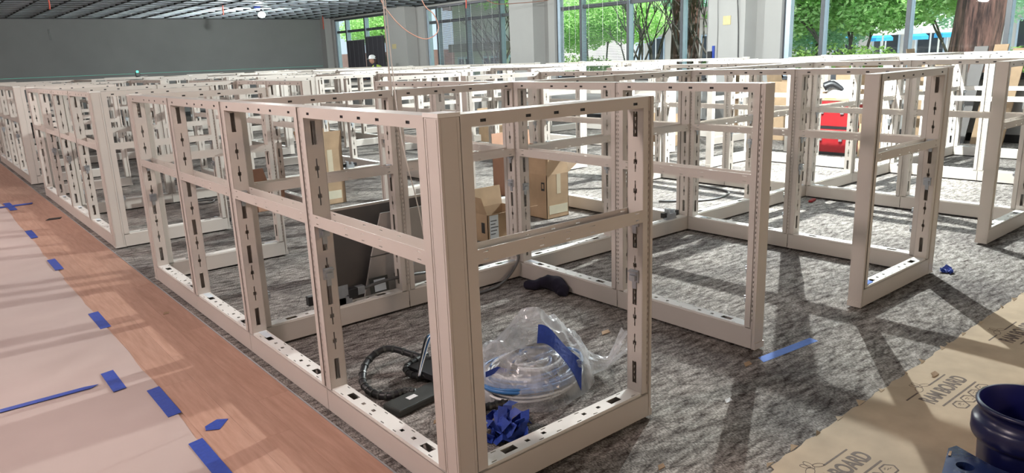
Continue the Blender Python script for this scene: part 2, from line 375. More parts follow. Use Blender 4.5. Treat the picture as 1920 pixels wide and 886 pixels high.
# windows ------------------------------------------------------------
def window(n, ya, yb, mull):
    r = obj('window_%d' % n, None); r['kind'] = 'structure'
    fx = XW+.08
    f = MB().box(fx, ya, SILL-.03, fx+.12, ya+.05, HEAD).box(fx, yb-.05, SILL-.03, fx+.12, yb, HEAD).box(fx, ya, HEAD-.06, fx+.12, yb, HEAD).box(fx, ya, SILL-.03, fx+.12, yb, SILL+.04)
    f.build('frame', 'darkframe', r)
    MB().box(XW-.05, ya-.02, SILL-.055, XW+.08, yb+.02, SILL-.028).build('sill', 'darkframe', r)
    MB().box(fx, ya, 2.52, fx+.12, yb, 2.60).build('transom', 'darkframe', r)
    for y in mull:
        k = MB().box(fx-.04, y-.03, SILL, fx+.12, y+.03, HEAD-.06).build('mullion', 'blueframe', r)
        MB().box(fx-.045, y-.034, SILL, fx-.035, y+.034, HEAD-.06).build('mullion_cap', 'darkframe', k)
    MB().box(fx-.02, yb-.14, SILL, fx+.10, yb-.05, HEAD-.06).build('side_jamb', 'blueframe', r)
    e = [ya+.05] + sorted(mull) + [yb-.14]
    for i in range(len(e)-1):
        for z0, z1 in ((SILL+.04, 2.52), (2.6, HEAD-.06)):
            MB().box(fx+.06, e[i]+.03, z0, fx+.066, e[i+1]-.03, z1).build('pane', 'glass', r)
window(1, *WIN[0], [22.4, 21.05, 19.7]); window(2, *WIN[1], [16.7, 15.25, 13.75])
window(3, *WIN[2], [10.75, 9.3, 7.85]); window(4, *WIN[3], [4.85, 3.42, 2.03]); window(5, *WIN[4], [-1.2, -2.7, -4.1])  # the fifth window is out of view, added for its daylight
def blind(ya, yb, zb, pitch, ang, label, parent=None):
    t = thing('window_blind', label, 'window blind', (XW+.03, 0, 0), group=None)
    MB().box(-.02, ya, HEAD-.05, .02, yb, HEAD-.005).build('head_rail', 'slat', t)
    s = MB(); z = HEAD-.07; dx = .012*math.cos(ang); dz = .012*math.sin(ang)
    while z > zb+.02:
        s.slab([(-dx, ya, z-dz), (dx, ya, z+dz), (dx, yb, z+dz), (-dx, yb, z-dz)], (0, 0, .001)); z -= pitch
    s.build('slats', 'slat', t, kind='stuff')
    MB().box(-.015, ya, zb, .015, yb, zb+.015).build('bottom_rail', 'slat', t)
    n = 3
    for i in range(n):
        y = ya + (yb-ya)*(i+.5)/n
        MB().box(-.018, y-.003, zb, -.015, y+.003, HEAD-.02).build('ladder_cord', 'whitewire', t)
blind(13.8, 15.2, SILL+.03, .028, .75, 'slatted grey blind in the window behind the looped cable, nearer pane', None)
blind(15.3, 16.6, SILL+.03, .028, .75, 'slatted grey blind in the window behind the looped cable, farther pane', None)
blind(9.36, 10.68, SILL+.03, .036, .35, 'half-open grey slatted blind left of the bare window with many-stemmed tree', None)
blind(10.8, 11.4, SILL+.03, .036, .15, 'narrow grey slatted blind against the pale column, left of the wider one', None)
M['screen'] = mat('dark_window_screen', (.055, .053, .065), .8, var=.05)
for ya, yb, zt, lb in ((19.76, 21.0, 2.30, 'dark grey shade covering the lower half of the farthest window, nearer pane'), (21.1, 22.35, 2.22, 'dark grey shade covering the lower half of the farthest window, farther pane')):
    t = thing('roller_blind', lb, 'window blind', (XW+.02, 0, 0)); MB().box(0, ya, SILL, .006, yb, zt).build('fabric', 'screen', t); MB().box(-.008, ya, zt, .014, yb, zt+.02).build('rail', 'slat', t)
    for k in range(4): yy = ya+.15+k*(yb-ya-.3)/3; MB().box(-.004, yy-.003, SILL, -.001, yy+.003, HEAD-.06).build('cord', 'slat', t)

# pieces on walls
tag(MB().box(XW-.395, 6.40, 1.93, XW-.38, 6.56, 2.09).build('thermostat_plate', 'beige'), 'beige wall plate high on the column left of the bright green window', 'wall plate')
tag(MB().box(XW-.395, 18.38, 1.86, XW-.38, 18.6, 2.0).build('thermostat_plate', 'beige'), 'small yellowed plate on the far column beside the hard-hat worker', 'wall plate')
t = thing('laser_receiver', 'small black and blue device taped to the pale column below the beige plate', 'laser tool', (XW-.4, 6.82, 1.30))
bevel(MB().box(-.04, -.05, .02, .015, .04, .16).build('body', 'black', t)); MB().box(-.01, -.09, -.12, .018, -.045, .26).build('tape_strip', 'tape', t)
def cords(name, pts, r, mt, label):
    s = MB(); s.smooth = True; s.tube(pts, r, 5, 5); return tag(s.build(name, mt), label, 'cable')
cords('dangling_cable', [(XW-.39, 6.66, 3.0), (XW-.4, 6.68, 2.4), (XW-.39, 6.67, 1.8), (XW-.39, 6.68, 1.0)], .006, 'greycable', 'thin grey cord hanging down the left edge of the column with the beige plate')
cords('dangling_cable', [(XW-.39, 6.28, 3.0), (XW-.42, 6.25, 2.5), (XW-.4, 6.22, 1.9), (XW-.39, 6.2, 1.0)], .010, 'black', 'thicker black cord hanging right of the beige plate')
t = MB().box(2.50, YW-.012, 2.45, 2.545, YW-.001, 2.76).build('wall_slot', 'darkgrey'); tag(t, 'short dark vertical slot high on the grey wall at far left', 'wall slot')
for i, (x, y, ln) in enumerate([(1.62, 17.0, .22), (5.9, 18.8, .2), (10.5, 22.4, .42), (10.6, 14.2, .3)]):
    s = MB(); s.smooth = True; s.tube([(x, y, CEIL+.12), (x+.004, y, CEIL-ln*.5), (x-.006, y, CEIL-ln)], .016, 6, 3)
    tag(s.build('red_hanger', 'redtag'), ['red tag hanging from the ceiling grid at the far left', 'red tag hanging from the grid left of the bare lamp', 'long red strip hanging by the far corner of the window wall', 'red strip hanging from the ceiling before the blind-covered window'][i], 'hanging tag')
# bare lamp
t = thing('work_light', 'bright bare work lamp hanging below the ceiling grid near the far wall', 'lamp', (6.91, 18.7, 2.92))
s = MB(); s.smooth = True; s.lathe([(.0, -.13), (.07, -.115), (.10, -.06), (.07, 0), (.03, .02)], n=16); s.build('bulb', 'bulb', t)
MB().lathe([(.035, .018), (.04, .06), (.02, .09), (.0, .09)], n=12).build('socket', 'black', t); MB().tube([(0, 0, .09), (0, 0, .3)], .006, 5, 1).build('hanging_cord', 'black', t)
MB().box(-.2, -.02, .12, -.03, .02, .17).build('blue_clamp', 'tape', t)
# laser level on frame top and a glowing strip painted as its projected line
t = thing('laser_level', 'laser level with glowing green aperture standing on a frame near the grey wall', 'laser level', (3.24, 17.43, 1.355))
MB().lathe([(.0, 0), (.05, 0), (.05, .012), (.02, .02), (0, .02)], n=16).build('foot', 'black', t)
bevel(MB().box(-.045, -.035, .02, .045, .035, .10).build('body', 'darkgrey', t)); s = MB(); s.smooth = True; s.lathe([(0, .10), (.022, .10), (.026, .12), (.018, .14), (0, .145)], n=12); s.build('aperture', 'laser', t)
for nm, bx, lb in [('painted_laser_line', (1.0, YW-.004, 1.40, XW-.3, YW-.001, 1.408), 'thin green glowing strip painted as laser light across the grey far wall'), ]:
    tag(MB().box(*bx).build(nm, 'paintedlaser'), lb, 'painted laser light')

# ------------------------------------------------------------------ frame panels
L0 = .93; T = .08; H = 1.35; PW = .045
def key(z): return [(.037, .043, z-.04, z+.04), (.031, .049, z-.009, z+.009)]
holes = []
for z in (.215, .56, .80, 1.245): holes.append((.030, .052, z-.048, z+.048))
for z in (.345, .46, .68, .985, 1.10): holes += key(z)
dash = [(.004, .008, .16+i*.0255, .172+i*.0255) for i in range(45)]
post = MB()
post.plate('x', .003, T-.003, .128, H-.002, PW-.002, PW, holes)
for y0, y1 in ((0, .002), (T-.002, T)):
    post.box(.013, y0, .125, PW, y1, H-.002)
    post.box(.013, y0 if y0 == 0 else y0-.008, .125, .0145, y1+.008 if y0 == 0 else y1, H-.002)
for w in ((.005, .007), (T-.007, T-.005)): post.plate('y', .0, .012, .10, H-.004, w[0], w[1], dash)
pl = MB(); pl.v = list(post.v[:0])
pl.plate('x', .003, T-.003, .128, H-.002, PW-.002, PW, holes)
for y0, y1 in ((0, .002), (T-.002, T)): pl.box(.0015, y0, .125, PW, y1, H-.002)
me_plain = pl.mesh('post', 'paint')
me_post = post.mesh('post', 'paint'); me_post2 = post.mirror_x(L0).mesh('post', 'paint')
tr = MB(); sl = [(L0*f-.012, L0*f+.012, 1.3205, 1.3305) for f in (.10, .31, .45, .59, .90)]
for w in ((0, .002), (T-.002, T)): tr.plate('y', PW, L0-PW, 1.308, H-.002, w[0], w[1], sl)
tr.box(.001, 0, H-.002, L0-.001, T, H); tr.box(PW, .002, 1.308, L0-PW, T-.002, 1.310)
me_slotshade = MB().box(PW+.002, .003, 1.3105, L0-PW-.002, T-.003, H-.0035).mesh('slot_shade_block', 'black')  # black filler painting the shade of the hollow rail behind its slots
me_top = tr.mesh('top_rail', 'paint')
mr = MB(); ms = []
for f in (.085, .915): ms += [(L0*f-.011, L0*f+.011, .901, .905), (L0*f-.011, L0*f+.011, .874, .878)]
for f in (.36, .50, .64): ms += [(L0*f-.011, L0*f+.011, .897, .9005), (L0*f-.011, L0*f+.011, .872, .876)]
for w in ((0, .002), (T-.002, T)): mr.plate('y', PW, L0-PW, .863, .913, w[0], w[1], ms)
mr.box(PW, .002, .863, L0-PW, T-.002, .865)
me_mid = mr.mesh('mid_rail', 'paint')
tb = MB(); th = []
for f in (.19, .81): th.append((L0*f-.032, L0*f+.032, .024, .056))
for f in (.29, .38, .62, .71): th.append((L0*f-.010, L0*f+.010, .034, .050))
for f in (.09, .34, .44, .56, .66, .91): th.append((L0*f-.012, L0*f+.012, .0115, .0165))
for f in (.13, .40, .50, .60, .87): th.append((L0*f-.012, L0*f+.012, T-.0165, T-.0115))
tb.plate('z', PW-.002, L0-PW+.002, .007, T-.007, .127, .129, th)
tb.box(PW, .005, .10, L0-PW, .007, .129).box(PW, T-.007, .10, L0-PW, T-.005, .129)
me_tray = tb.mesh('base_tray', 'tray')
me_cov = MB().box(.002, 0, .014, L0-.002, .003, .118).box(.002, 0, .116, L0-.002, .012, .119).box(.002, .003, .014, L0-.002, .02, .017).mesh('base_cover', 'paint')
me_cov2 = MB().box(.002, T-.003, .014, L0-.002, T, .118).box(.002, T-.012, .116, L0-.002, T, .119).box(.002, T-.02, .014, L0-.002, T-.003, .017).mesh('base_cover', 'paint')
me_in = MB().box(.02, .02, .004, L0-.02, T-.02, .03).mesh('base_channel', 'black')
br = MB().box(0, .018, 0, .008, .062, .05).box(.008, .026, .008, .022, .054, .03).box(.0, .03, -.03, .006, .05, 0).box(.008, .018, .04, .02, .062, .046)
me_br = br.mesh('bracket', 'zinc'); me_br2 = br.mirror_x(0).mesh('bracket', 'zinc')
me_st = MB().box(L0-.16, .014, .1292, L0-.05, .05, .1297).mesh('sticker', 'label')
me_end = MB().box(.0, 0, .012, .016, T, H).box(.016, -.001, .012, .022, T+.001, .045).box(.003, -.0015, .05, .006, T+.0015, H-.02).mesh('end_cover', 'paint')
rp = random.Random(3)
def panel(x, y, rz, length, label, blk, ends=(), detail=True, plain=False):
    t = thing('cubicle_divider', label, 'partition', (x, y, 0), rz, 'open partition frames of the %s workstation block' % blk)
    k = length/L0; t.scale = (k, 1, 1)
    obj('post', me_plain if plain else me_post, t); obj('post', me_post2, t); obj('top_rail', me_top, t); obj('mid_rail', me_mid, t)
    obj('base_tray', me_tray, t); obj('base_cover', me_cov, t); obj('base_cover', me_cov2, t)
    if detail:
        obj('base_channel', me_in, t); obj('slot_shade_block', me_slotshade, t)
        for z, mm, xx in ((.40, me_br, PW), (.62, me_br2, L0-PW), (.25, me_br, PW), (.84, me_br2, L0-PW)):
            if rp.random() < .62: obj('bracket', mm, t, loc=(xx, 0, z + rp.uniform(-.03, .03)))
        if rp.random() < .6: obj('sticker', me_st, t)
    if 'a' in ends: e = obj('end_cover', me_end, t, loc=(0, 0, 0)); e.scale = (-1, 1, 1)
    if 'b' in ends: obj('end_cover', me_end, t, loc=(L0, 0, 0))
    return t
me_col = MB().box(0, 0, .012, T, T, 1.345).mesh('column', 'paint')
cs = MB()
for a in (.009, T-.012): cs.box(-.0012, a, .02, 0, a+.003, 1.34).box(a, -.0012, .02, a+.003, 0, 1.34)
me_colrib = cs.mesh('column_rib', 'paint')
me_cap = MB().box(-.002, -.002, 1.345, T+.002, T+.002, 1.358).mesh('top_cap', 'tray')
me_foot = MB().box(-.003, -.003, .012, T+.003, T+.003, .022).mesh('foot_plate', 'paint')
def corner(x, y, label, blk):
    t = thing('corner_post', label, 'corner post', (x, y, 0), 0, 'square corner posts of the %s workstation block' % blk)
    bevel(obj('column', me_col, t), .003); obj('column_rib', me_colrib, t); obj('top_cap', me_cap, t); obj('foot_plate', me_foot, t)
ORD = ['first', 'second', 'third', 'fourth', 'fifth', 'sixth', 'seventh', 'eighth', 'ninth', 'tenth']
BL = ['nearest', 'second-nearest', 'third-nearest', 'farthest']
DX = [1.945, 3.85, 5.80, 7.70, 9.60]
def block(b, Y):
    blk = BL[b]; det = b < 3
    corner(0, Y, 'square off-white corner post by the wood floor, camera side of %s block' % blk, blk)
    corner(0, Y+3.80, 'square off-white corner post by the wood floor, far side of %s block' % blk, blk)
    for i in range(4):
        panel(T, Y+T+.93*i, PI/2, .93, '%s open frame back from front corner, wood-floor side of %s block' % (ORD[i], blk), blk, detail=det, plain=(i == 0))
    edges = [T]; c0 = .04
    for d in DX: edges += [(c0+d)/2 + (.015 if c0 < .1 else 0), d]; c0 = d
    for i in range(10):
        panel(edges[i], Y+1.942, 0, edges[i+1]-edges[i]-.001, '%s open frame from the left on the middle spine, %s block' % (ORD[i], blk), blk, detail=det)
    last = DX[-1]
    for k, d in enumerate(DX):
        xr = d+.04
        fr_end = k == 0
        y0 = Y + (.10 if fr_end else .081); Lp = (Y+1.941-y0)/2
        for j, nm in ((0, 'front end'), (1, 'spine end')):
            panel(xr, y0+Lp*j, PI/2, Lp-.001, 'open frame, %s of the %s near-side divider, %s block' % (nm, ORD[k], blk), blk, ends=('a',) if (fr_end and j == 0) else (), detail=det)
        y1 = Y+2.023; e = Y + (3.78 if fr_end else 3.798); Lp = (e-y1)/2
        for j, nm in ((0, 'spine end'), (1, 'rear end')):
            panel(xr, y1+Lp*j, PI/2, Lp-.001, 'open frame, %s of the %s far-side divider, %s block' % (nm, ORD[k], blk), blk, ends=('b',) if (fr_end and j == 1) else (), detail=det)
    for side, yy in (('near', Y), ('far', Y+3.80)):
        panel(T, yy, 0, .90, 'open return frame beside the wood-floor corner post, %s side of %s block' % (side, blk), blk, ends=('b',), detail=det, plain=True)
        for k in range(1, 5):
            d = DX[k]; corner(d-.04, yy, 'square off-white post ending the %s divider, %s side of %s block' % (ORD[k], side, blk), blk)
            xs = (2.897, 4.892, 6.76, 8.66)[k-1]
            panel(xs, yy, 0, d-.04-xs, 'open return frame left of the %s divider, %s side of %s block' % (ORD[k], side, blk), blk, ends=('a',), detail=det)
for b in range(4): block(b, b*5.149)

# ------------------------------------------------------------------ paper, floor board, tape
def sheet(pts, z, th, name, mt, label, cat, group=None):
    o = MB().slab([(x, y, z) for x, y in pts], (0, 0, th)).build(name, mt); return tag(o, label, cat, group)
def ragged(x0, y0, x1, y1, n, amp, seed):
    r = random.Random(seed); return [(x0+(x1-x0)*i/n + r.uniform(-amp, amp), y0+(y1-y0)*i/n + r.uniform(-amp, amp)) for i in range(n+1)]
sheet([(-4, -2.5)] + ragged(-.53, -2.5, -.52, 1.72, 24, .006, 1) + ragged(-.55, 1.73, -1.7, 1.95, 6, .01, 2) + [(-4, 2.2)], .005, .002, 'kraft_paper', 'kraft', 'nearest pinkish kraft paper sheet taped over the wood floor, bottom left', 'paper')
sheet([(-4, 1.9)] + ragged(-.50, 1.62, -.515, 4.6, 18, .006, 3) + [(-4, 4.9)], .002, .002, 'kraft_paper', 'kraft', 'middle kraft paper sheet over the wood floor with the long blue tape line', 'paper')
sheet([(-4, 4.7)] + ragged(-.505, 4.45, -.47, 18, 40, .008, 5) + [(-4, 18)], -.0005, .002, 'kraft_paper', 'kraft', 'farthest kraft paper sheet running back along the wood floor', 'paper')
# board with ragged torn edge
edge = ragged(-2.2, -.555, .9, -.56, 40, .006, 8) + ragged(.93, -.60, 1.0, -.565, 3, .01, 9) + ragged(1.02, -.55, 7.5, -.52, 120, .007, 10)
rb = MB().slab([(-2.2, -3.0, .001)] + [(x, y, .001) for x, y in edge] + [(7.5, -3.0, .001)], (0, 0, .0022)).build('floor_protection_board', 'ram'); tag(rb, 'tan cardboard floor protection board with ragged torn edge and printed stamps, bottom right', 'floor covering')
r9 = random.Random(12)
for i in range(16):
    x = 1.0 + i*.19 + r9.uniform(-.06, .06); wd = r9.uniform(.02, .07); y = -.545 + r9.uniform(-.01, .005)
    p = [(x, y-.004, .004), (x+wd, y-.002, .004), (x+wd*r9.uniform(.3, .7), y+r9.uniform(.008, .02), .006+r9.uniform(0, .012))]
    MB().slab(p, (0, 0, .0012)).build('torn_flap', 'ram', rb)
def text_mesh(body, size):
    cu = bpy.data.curves.new('txt', 'FONT'); cu.body = body; cu.size = size; cu.extrude = .0003; cu.align_x = 'CENTER'; cu.align_y = 'CENTER'
    cu.space_character = .95; cu.offset = size*.03
    o = bpy.data.objects.new('txt', cu); C.objects.link(o)
    me = bpy.data.meshes.new_from_object(o.evaluated_get(bpy.context.evaluated_depsgraph_get())); bpy.data.objects.remove(o); return me
M['stamp'] = mat('brown_stamp_ink', (.10, .065, .045), .8, var=.25, scale=40)
tm = text_mesh('RAM BOARD', .092); tm.materials.clear(); tm.materials.append(M['stamp'])
tm2 = text_mesh('FLEX  SPILL  BREATHE  TAPE', .014); tm2.materials.clear(); tm2.materials.append(M['stamp'])
def stamp(cx, cy, rz):
    z = .0034
    t = obj('printed_stamp', tm, rb, loc=(cx, cy, z), rz=rz); t.scale = (.72, 1, 1)
    q = MB()
    q.box(-.27, .060, 0, -.14, .067, .0004).box(-.01, .060, 0, .19, .067, .0004).box(-.20, -.064, 0, .21, -.056, .0004)
    for k in range(4):                                      # hexagon icons
        hx = -.12+k*.095; hy = -.105
        for a in range(6):
            A = Vector((hx+.046*math.cos(a*PI/3), hy+.030*math.sin(a*PI/3), 0)); B = Vector((hx+.046*math.cos((a+1)*PI/3), hy+.030*math.sin((a+1)*PI/3), 0))
            nn = (B-A).normalized().cross(Vector((0, 0, 1)))*  .0030; q.slab([A-nn, B-nn, B+nn, A+nn], (0, 0, .0004))
        rr = random.Random(k)
        for j in range(5):
            ux = hx+rr.uniform(-.018, .012); uy = hy+rr.uniform(-.014, .012); q.box(ux, uy, 0, ux+rr.uniform(.008, .018), uy+.0025, .0004)
    # leaf-like outline emblem
    def loop(cx_, cy_, a, b, rot):
        pr = None
        for j in range(15):
            th = 2*PI*j/14; x = a*math.cos(th); y = b*math.sin(th); p = Vector((cx_+x*math.cos(rot)-y*math.sin(rot), cy_+x*math.sin(rot)+y*math.cos(rot), 0))
            if pr is not None:
                nn = (p-pr).normalized().cross(Vector((0, 0, 1)))*.0012; q.slab([pr-nn, p-nn, p+nn, pr+nn], (0, 0, .0004))
            pr = p
    loop(-.095, .075, .035, .016, .3); loop(-.055, .10, .028, .014, 1.2); loop(-.025, .078, .026, .012, -.4); loop(-.075, .105, .02, .012, 2.2)
    lo = q.build('printed_emblem', 'stamp', rb); lo.location = (cx, cy, z); lo.rotation_euler = (0, 0, rz); lo.scale = (.85, 1, 1)
    o2 = obj('printed_small_text', tm2, rb, loc=(cx+.03*math.cos(rz)+.155*math.sin(rz), cy-.155, z), rz=rz)
stamp(2.13, -.735, -.02); stamp(3.10, -.735, -.02); stamp(1.17, -.745, -.02)
def tape(pts, z, label, mt='tape', group=None, name='tape_strip'):
    o = MB().slab([(x, y, z) for x, y in pts], (0, 0, .0012)).build(name, mt); return tag(o, label, 'tape', group)
def tq(x, y0, y1, w=.055, dx=0): return [(x-w/2, y0), (x+w/2, y0+.01), (x+w/2+dx, y1), (x-w/2+dx, y1-.012)]
tape(tq(-.535, .78, 1.16, .06), .0085, 'blue tape strip on the paper edge nearest the camera, cut by the frame')
tape(tq(-.53, 1.46, 1.84, .06), .0085, 'long blue tape strip at the corner where two paper sheets meet')
tape(tq(-.655, 1.93, 2.23, .06), .0085, 'blue tape piece lying on the paper just right of the long tape line')
tape([(-1.9, 2.08), (-.76, 2.06), (-.72, 2.085), (-.78, 2.10), (-1.9, 2.12)], .0085, 'long thin blue tape line pointing across the paper at bottom left')
tape(tq(-.51, 2.98, 3.37, .06), .0045, 'blue tape piece on the paper edge, beside the third frame panel')
tape(tq(-.49, 4.75, 5.19, .06), .0065, 'blue tape piece on the paper edge, beside the aisle between blocks')
tape(tq(-.47, 6.28, 6.73, .06), .003, 'small blue tape piece on the paper edge, beside the second block')
tape([(-.47, 8.2), (-.40, 8.2), (-.41, 8.85), (-.48, 8.85)], .003, 'blue tape crosspiece on the paper edge far back, upright stroke')
tape([(-.85, 8.45), (-.22, 8.5), (-.2, 8.6), (-.85, 8.58)], .0045, 'long blue tape crosspiece far back over the paper edge, sideways stroke')
tape([(-.47, 1.23), (-.42, 1.20), (-.36, 1.27), (-.40, 1.30), (-.46, 1.27)], .001, 'small crumpled blue tape scrap lying on the bare wood floor')
tape([(1.83, -.02), (1.86, .03), (2.28, -.015), (2.27, -.066)], .0005, 'light blue tape strip on the carpet at the first divider end', 'tapelight')
tape([(2.90, .012), (3.05, .014), (3.07, .06), (2.90, .055)], .1305, 'light blue tape patch on the base tray of the second return panel', 'tapelight')
def crumple(cx, cy, sx, sy, sz, n, mt, seed, name, label, cat):
    s = MB(); r = random.Random(seed)
    for k in range(n):
        a = r.uniform(0, 2*PI); x = cx+math.cos(a)*sx*r.random()*.6; y = cy+math.sin(a)*sy*r.random()*.6; P = []; zz = r.uniform(.004, sz*.6)
        d = Vector((math.cos(a+1), math.sin(a+1), 0)); nrm = Vector((-d.y, d.x, 0))
        for i in range(7):
            q = Vector((x, y, 0)) + d*(i-3)*sx*.17 + nrm*math.sin(i*1.3+k)*sy*.3; z = max(.004, zz + sz*.4*math.sin(i*1.7+k*2))
            P += [tuple(q-nrm*.02+Vector((0, 0, z))), tuple(q+nrm*.02+Vector((0, 0, max(.003, z+r.uniform(-.012, .02)))))]
        s.grid(P, 2, 7)
    o = s.build(name, mt); md = o.modifiers.new('solid', 'SOLIDIFY'); md.thickness = .001; return tag(o, label, cat)
crumple(.43, .31, .15, .11, .10, 16, 'tape', 4, 'crumpled_tape', 'crumpled ball of blue tape inside the nearest corner, beside the tall post', 'tape')
tape([(.50, .30), (.54, .28), (.60, .36), (.57, .38)], .035, 'loose blue tape tail sticking up from the crumpled ball', 'tape')
crumple(3.97, -.05, .07, .05, .03, 5, 'tape', 6, 'crumpled_tape', 'blue tape wad on the carpet at the foot of the second return post', 'tape')
crumple(1.30, .345, .03, .02, .015, 3, 'tape', 7, 'crumpled_tape', 'tiny blue tape crumb on carpet right of the plastic bag', 'tape')
for i, (x, y, a, mt_n, lb) in enumerate([(1.352, -.141, .025, 'whitewire', 'small white rectangular scrap on the open carpet at front right'), (1.56, .794, .035, 'debris', 'pale cardboard crumb on the carpet above the plastic bag'), (.30, .60, .018, 'debris', 'tiny pale crumb on carpet left of the corner post'), (1.75, .02, .03, 'debris', 'reddish scrap beneath the first divider end'), (2.25, -.645, .03, 'debris', 'curled brown scrap lying on the floor board above its middle stamp'), (-.18, 7.2, .08, 'black', 'dark sliver lying on the wood floor by the second block'), (-.16, 3.0, .02, 'debris', 'pale chip on wood floor beside the third panel'), (.72, -.28, .02, 'debris', 'pale crumb on the carpet before the nearest return panel')]):
    z = .0045 if 'board' in lb else .0005
    tag(MB().slab([(x-a, y-a*.3, z), (x+a*.7, y-a*.4, z), (x+a, y+a*.3, z+.006), (x-a*.5, y+a*.35, z+.008)], (0, 0, .003)).build('scrap', mt_n), lb, 'scrap')

# ------------------------------------------------------------------ cartons
def carton(x, y, rz, w, d, h, flaps, label, mt='card', tapes=True, lab=None, group=None):
    t = thing('cardboard_box', label, 'cardboard box', (x, y, .002), rz, group); th = .005
    MB().box(0, 0, 0, w, d, .005).box(0, 0, 0, w, th, h).box(0, d-th, 0, w, d, h).box(0, 0, 0, th, d, h).box(w-th, 0, 0, w, d, h).build('body', mt, t)
    hw = {'f': d/2, 'b': d/2, 'l': d/2, 'r': d/2}
    for s_, ang in flaps.items():                   # angle: 0 = standing straight up, + = leaning outwards, - = inwards
        ln = d*.5; a = math.radians(ang); o = MB()
        if s_ == 'f': o.slab([(0, 0, 0), (w, 0, 0), (w*.995, -ln*math.sin(a), ln*math.cos(a)), (.005, -ln*math.sin(a), ln*math.cos(a))], (0, .005, 0)); lc = (0, 0, h)
        if s_ == 'b': o.slab([(0, 0, 0), (w, 0, 0), (w*.995, ln*math.sin(a), ln*math.cos(a)), (.005, ln*math.sin(a), ln*math.cos(a))], (0, -.005, 0)); lc = (0, d, h)
        if s_ == 'l': o.slab([(0, 0, 0), (0, d, 0), (-ln*math.sin(a), d*.99, ln*math.cos(a)), (-ln*math.sin(a), .01, ln*math.cos(a))], (.005, 0, 0)); lc = (0, 0, h)
        if s_ == 'r': o.slab([(0, 0, 0), (0, d, 0), (ln*math.sin(a), d*.99, ln*math.cos(a)), (ln*math.sin(a), .01, ln*math.cos(a))], (-.005, 0, 0)); lc = (w, 0, h)
        o.build('flap', mt, t).location = lc
    if tapes: MB().box(w*.46, -.0012, h*.55, w*.64, 0, h).build('tape_strip', 'kraftlight', t)
    if lab: MB().box(w*lab[0], -.0015, h*lab[1], w*lab[2], 0, h*lab[3]).build('sticker', lab[4], t)
    return t
tA = carton(3.285, 3.16, 0, .28, .36, .42, {'f': -8, 'l': -12, 'r': 62, 'b': 10}, 'open cardboard box with raised flaps and tape, in the first far-side cubicle', lab=(.10, .10, .95, .30, 'greylabel'))
MB().box(-.0015, .03, .27, 0, .075, .35).build('printed_mark', 'black', tA); MB().box(-.002, .04, .29, -.0012, .065, .335).build('printed_mark', 'card', tA)
tB = carton(2.345, 2.86, 0, .42, .33, .24, {'l': 20, 'b': 8, 'f': 75}, 'low open cardboard box with flap leaning out, white shipping label, behind the spine', mt='card', tapes=False, lab=(.05, .15, .27, .97, 'label'))
for k in range(5): MB().box(.03, -.003, .07+k*.028, .03+.05+.015*(k % 3), -.0016, .078+k*.028).build('label_line', 'ink', tB)
MB().box(-.0015, .04, .08, 0, .085, .17).build('printed_mark', 'black', tB)
tC = carton(2.08, 5.52, 0, .33, .40, .60, {'f': 6, 'l': 10, 'b': 0}, 'tall brown cardboard box standing in the second block near its front return', lab=(.2, .10, .85, .25, 'greylabel'))
carton(1.50, 5.75, .1, .32, .36, .24, {'l': 55, 'f': 70, 'b': 30}, 'low open reddish cardboard box left of the tall brown one', mt='cardred', tapes=False)
carton(3.78, 4.28, 0, .56, .32, .52, {'b': 5}, 'closed brown cardboard box in the aisle behind the open flapped one', mt='cardred', tapes=False)
bx = [(8.75, 2.55, .30, .3, .45, 'brown cardboard box beside the red tool chests'), (8.05, 5.6, .5, .4, .32, 'wide cardboard box under the second block, near window side'), (9.85, 4.5, .5, .42, .95, 'tall cardboard stack below the green window'), (9.9, 3.4, .45, .4, 1.05, 'tall brown box standing against frames beneath the window'), (10.5, 2.5, .35, .5, 1.15, 'tall brown carton by the window wall at far right'), (6.95, 8.6, .5, .4, .4, 'cardboard box inside the second block seen through rails'), (4.4, 10.9, .45, .4, .42, 'small cardboard box deep in the third block'), (9.9, 5.35, .5, .45, .9, 'tall carton at the aisle end left of the green window')]
for (x, y, w, d, h, lb) in bx: carton(x, y, rp.uniform(-.1, .1), w, d, h, {'f': rp.uniform(-60, 20), 'b': 10}, lb)
for i, (y, h, mt_n, lb) in enumerate([(2.02, 1.42, 'card', 'long flat brown carton leaning against the window wall at right'), (2.28, 1.40, 'cover_grey', 'dark flat board leaning against the window wall'), (1.78, 1.36, 'card', 'second long flat carton leaning against the window wall, farthest right')]):
    tag(MB().slab([(10.9, y, .0), (10.9, y+.18, .0), (11.22, y+.10, h), (11.22, y-.08, h)], (.03, 0, 0)).build('leaning_board', mt_n), lb, 'board')

# red tool chests with tools on top
def chest(x, y, z, w, d, h, label):
    t = thing('tool_chest', label, 'tool box', (x, y, z), 0)
    bevel(MB().box(0, 0, .03, d, w, h).build('body', 'red', t), .012); bevel(MB().box(-.015, -.01, h*.72, d+.01, w+.01, h).build('lid', 'red', t), .01)
    MB().box(-.02, -.012, h*.69, d+.012, w+.012, h*.73).build('seam_trim', 'black', t)
    for yy in (.10, w-.15): MB().box(-.03, yy, h*.55, -.005, yy+.045, h*.86).build('latch', 'zinc', t)
    MB().box(-.01, 0, 0, d, w, .04).build('foot', 'black', t); MB().box(-.03, w*.3, h*.80, -.012, w*.7, h*.86).build('handle', 'black', t); return t
chest(8.72, 2.95, .0, .54, .40, .36, 'lower red tool chest with black trim, stacked under another')
chest(8.72, 2.95, .362, .54, .40, .38, 'upper red tool chest with black trim, carrying clutter')
t = thing('open_carton_tray', 'brown open carton with yellow card on top of the red chests', 'cardboard box', (8.74, 2.99, .745))
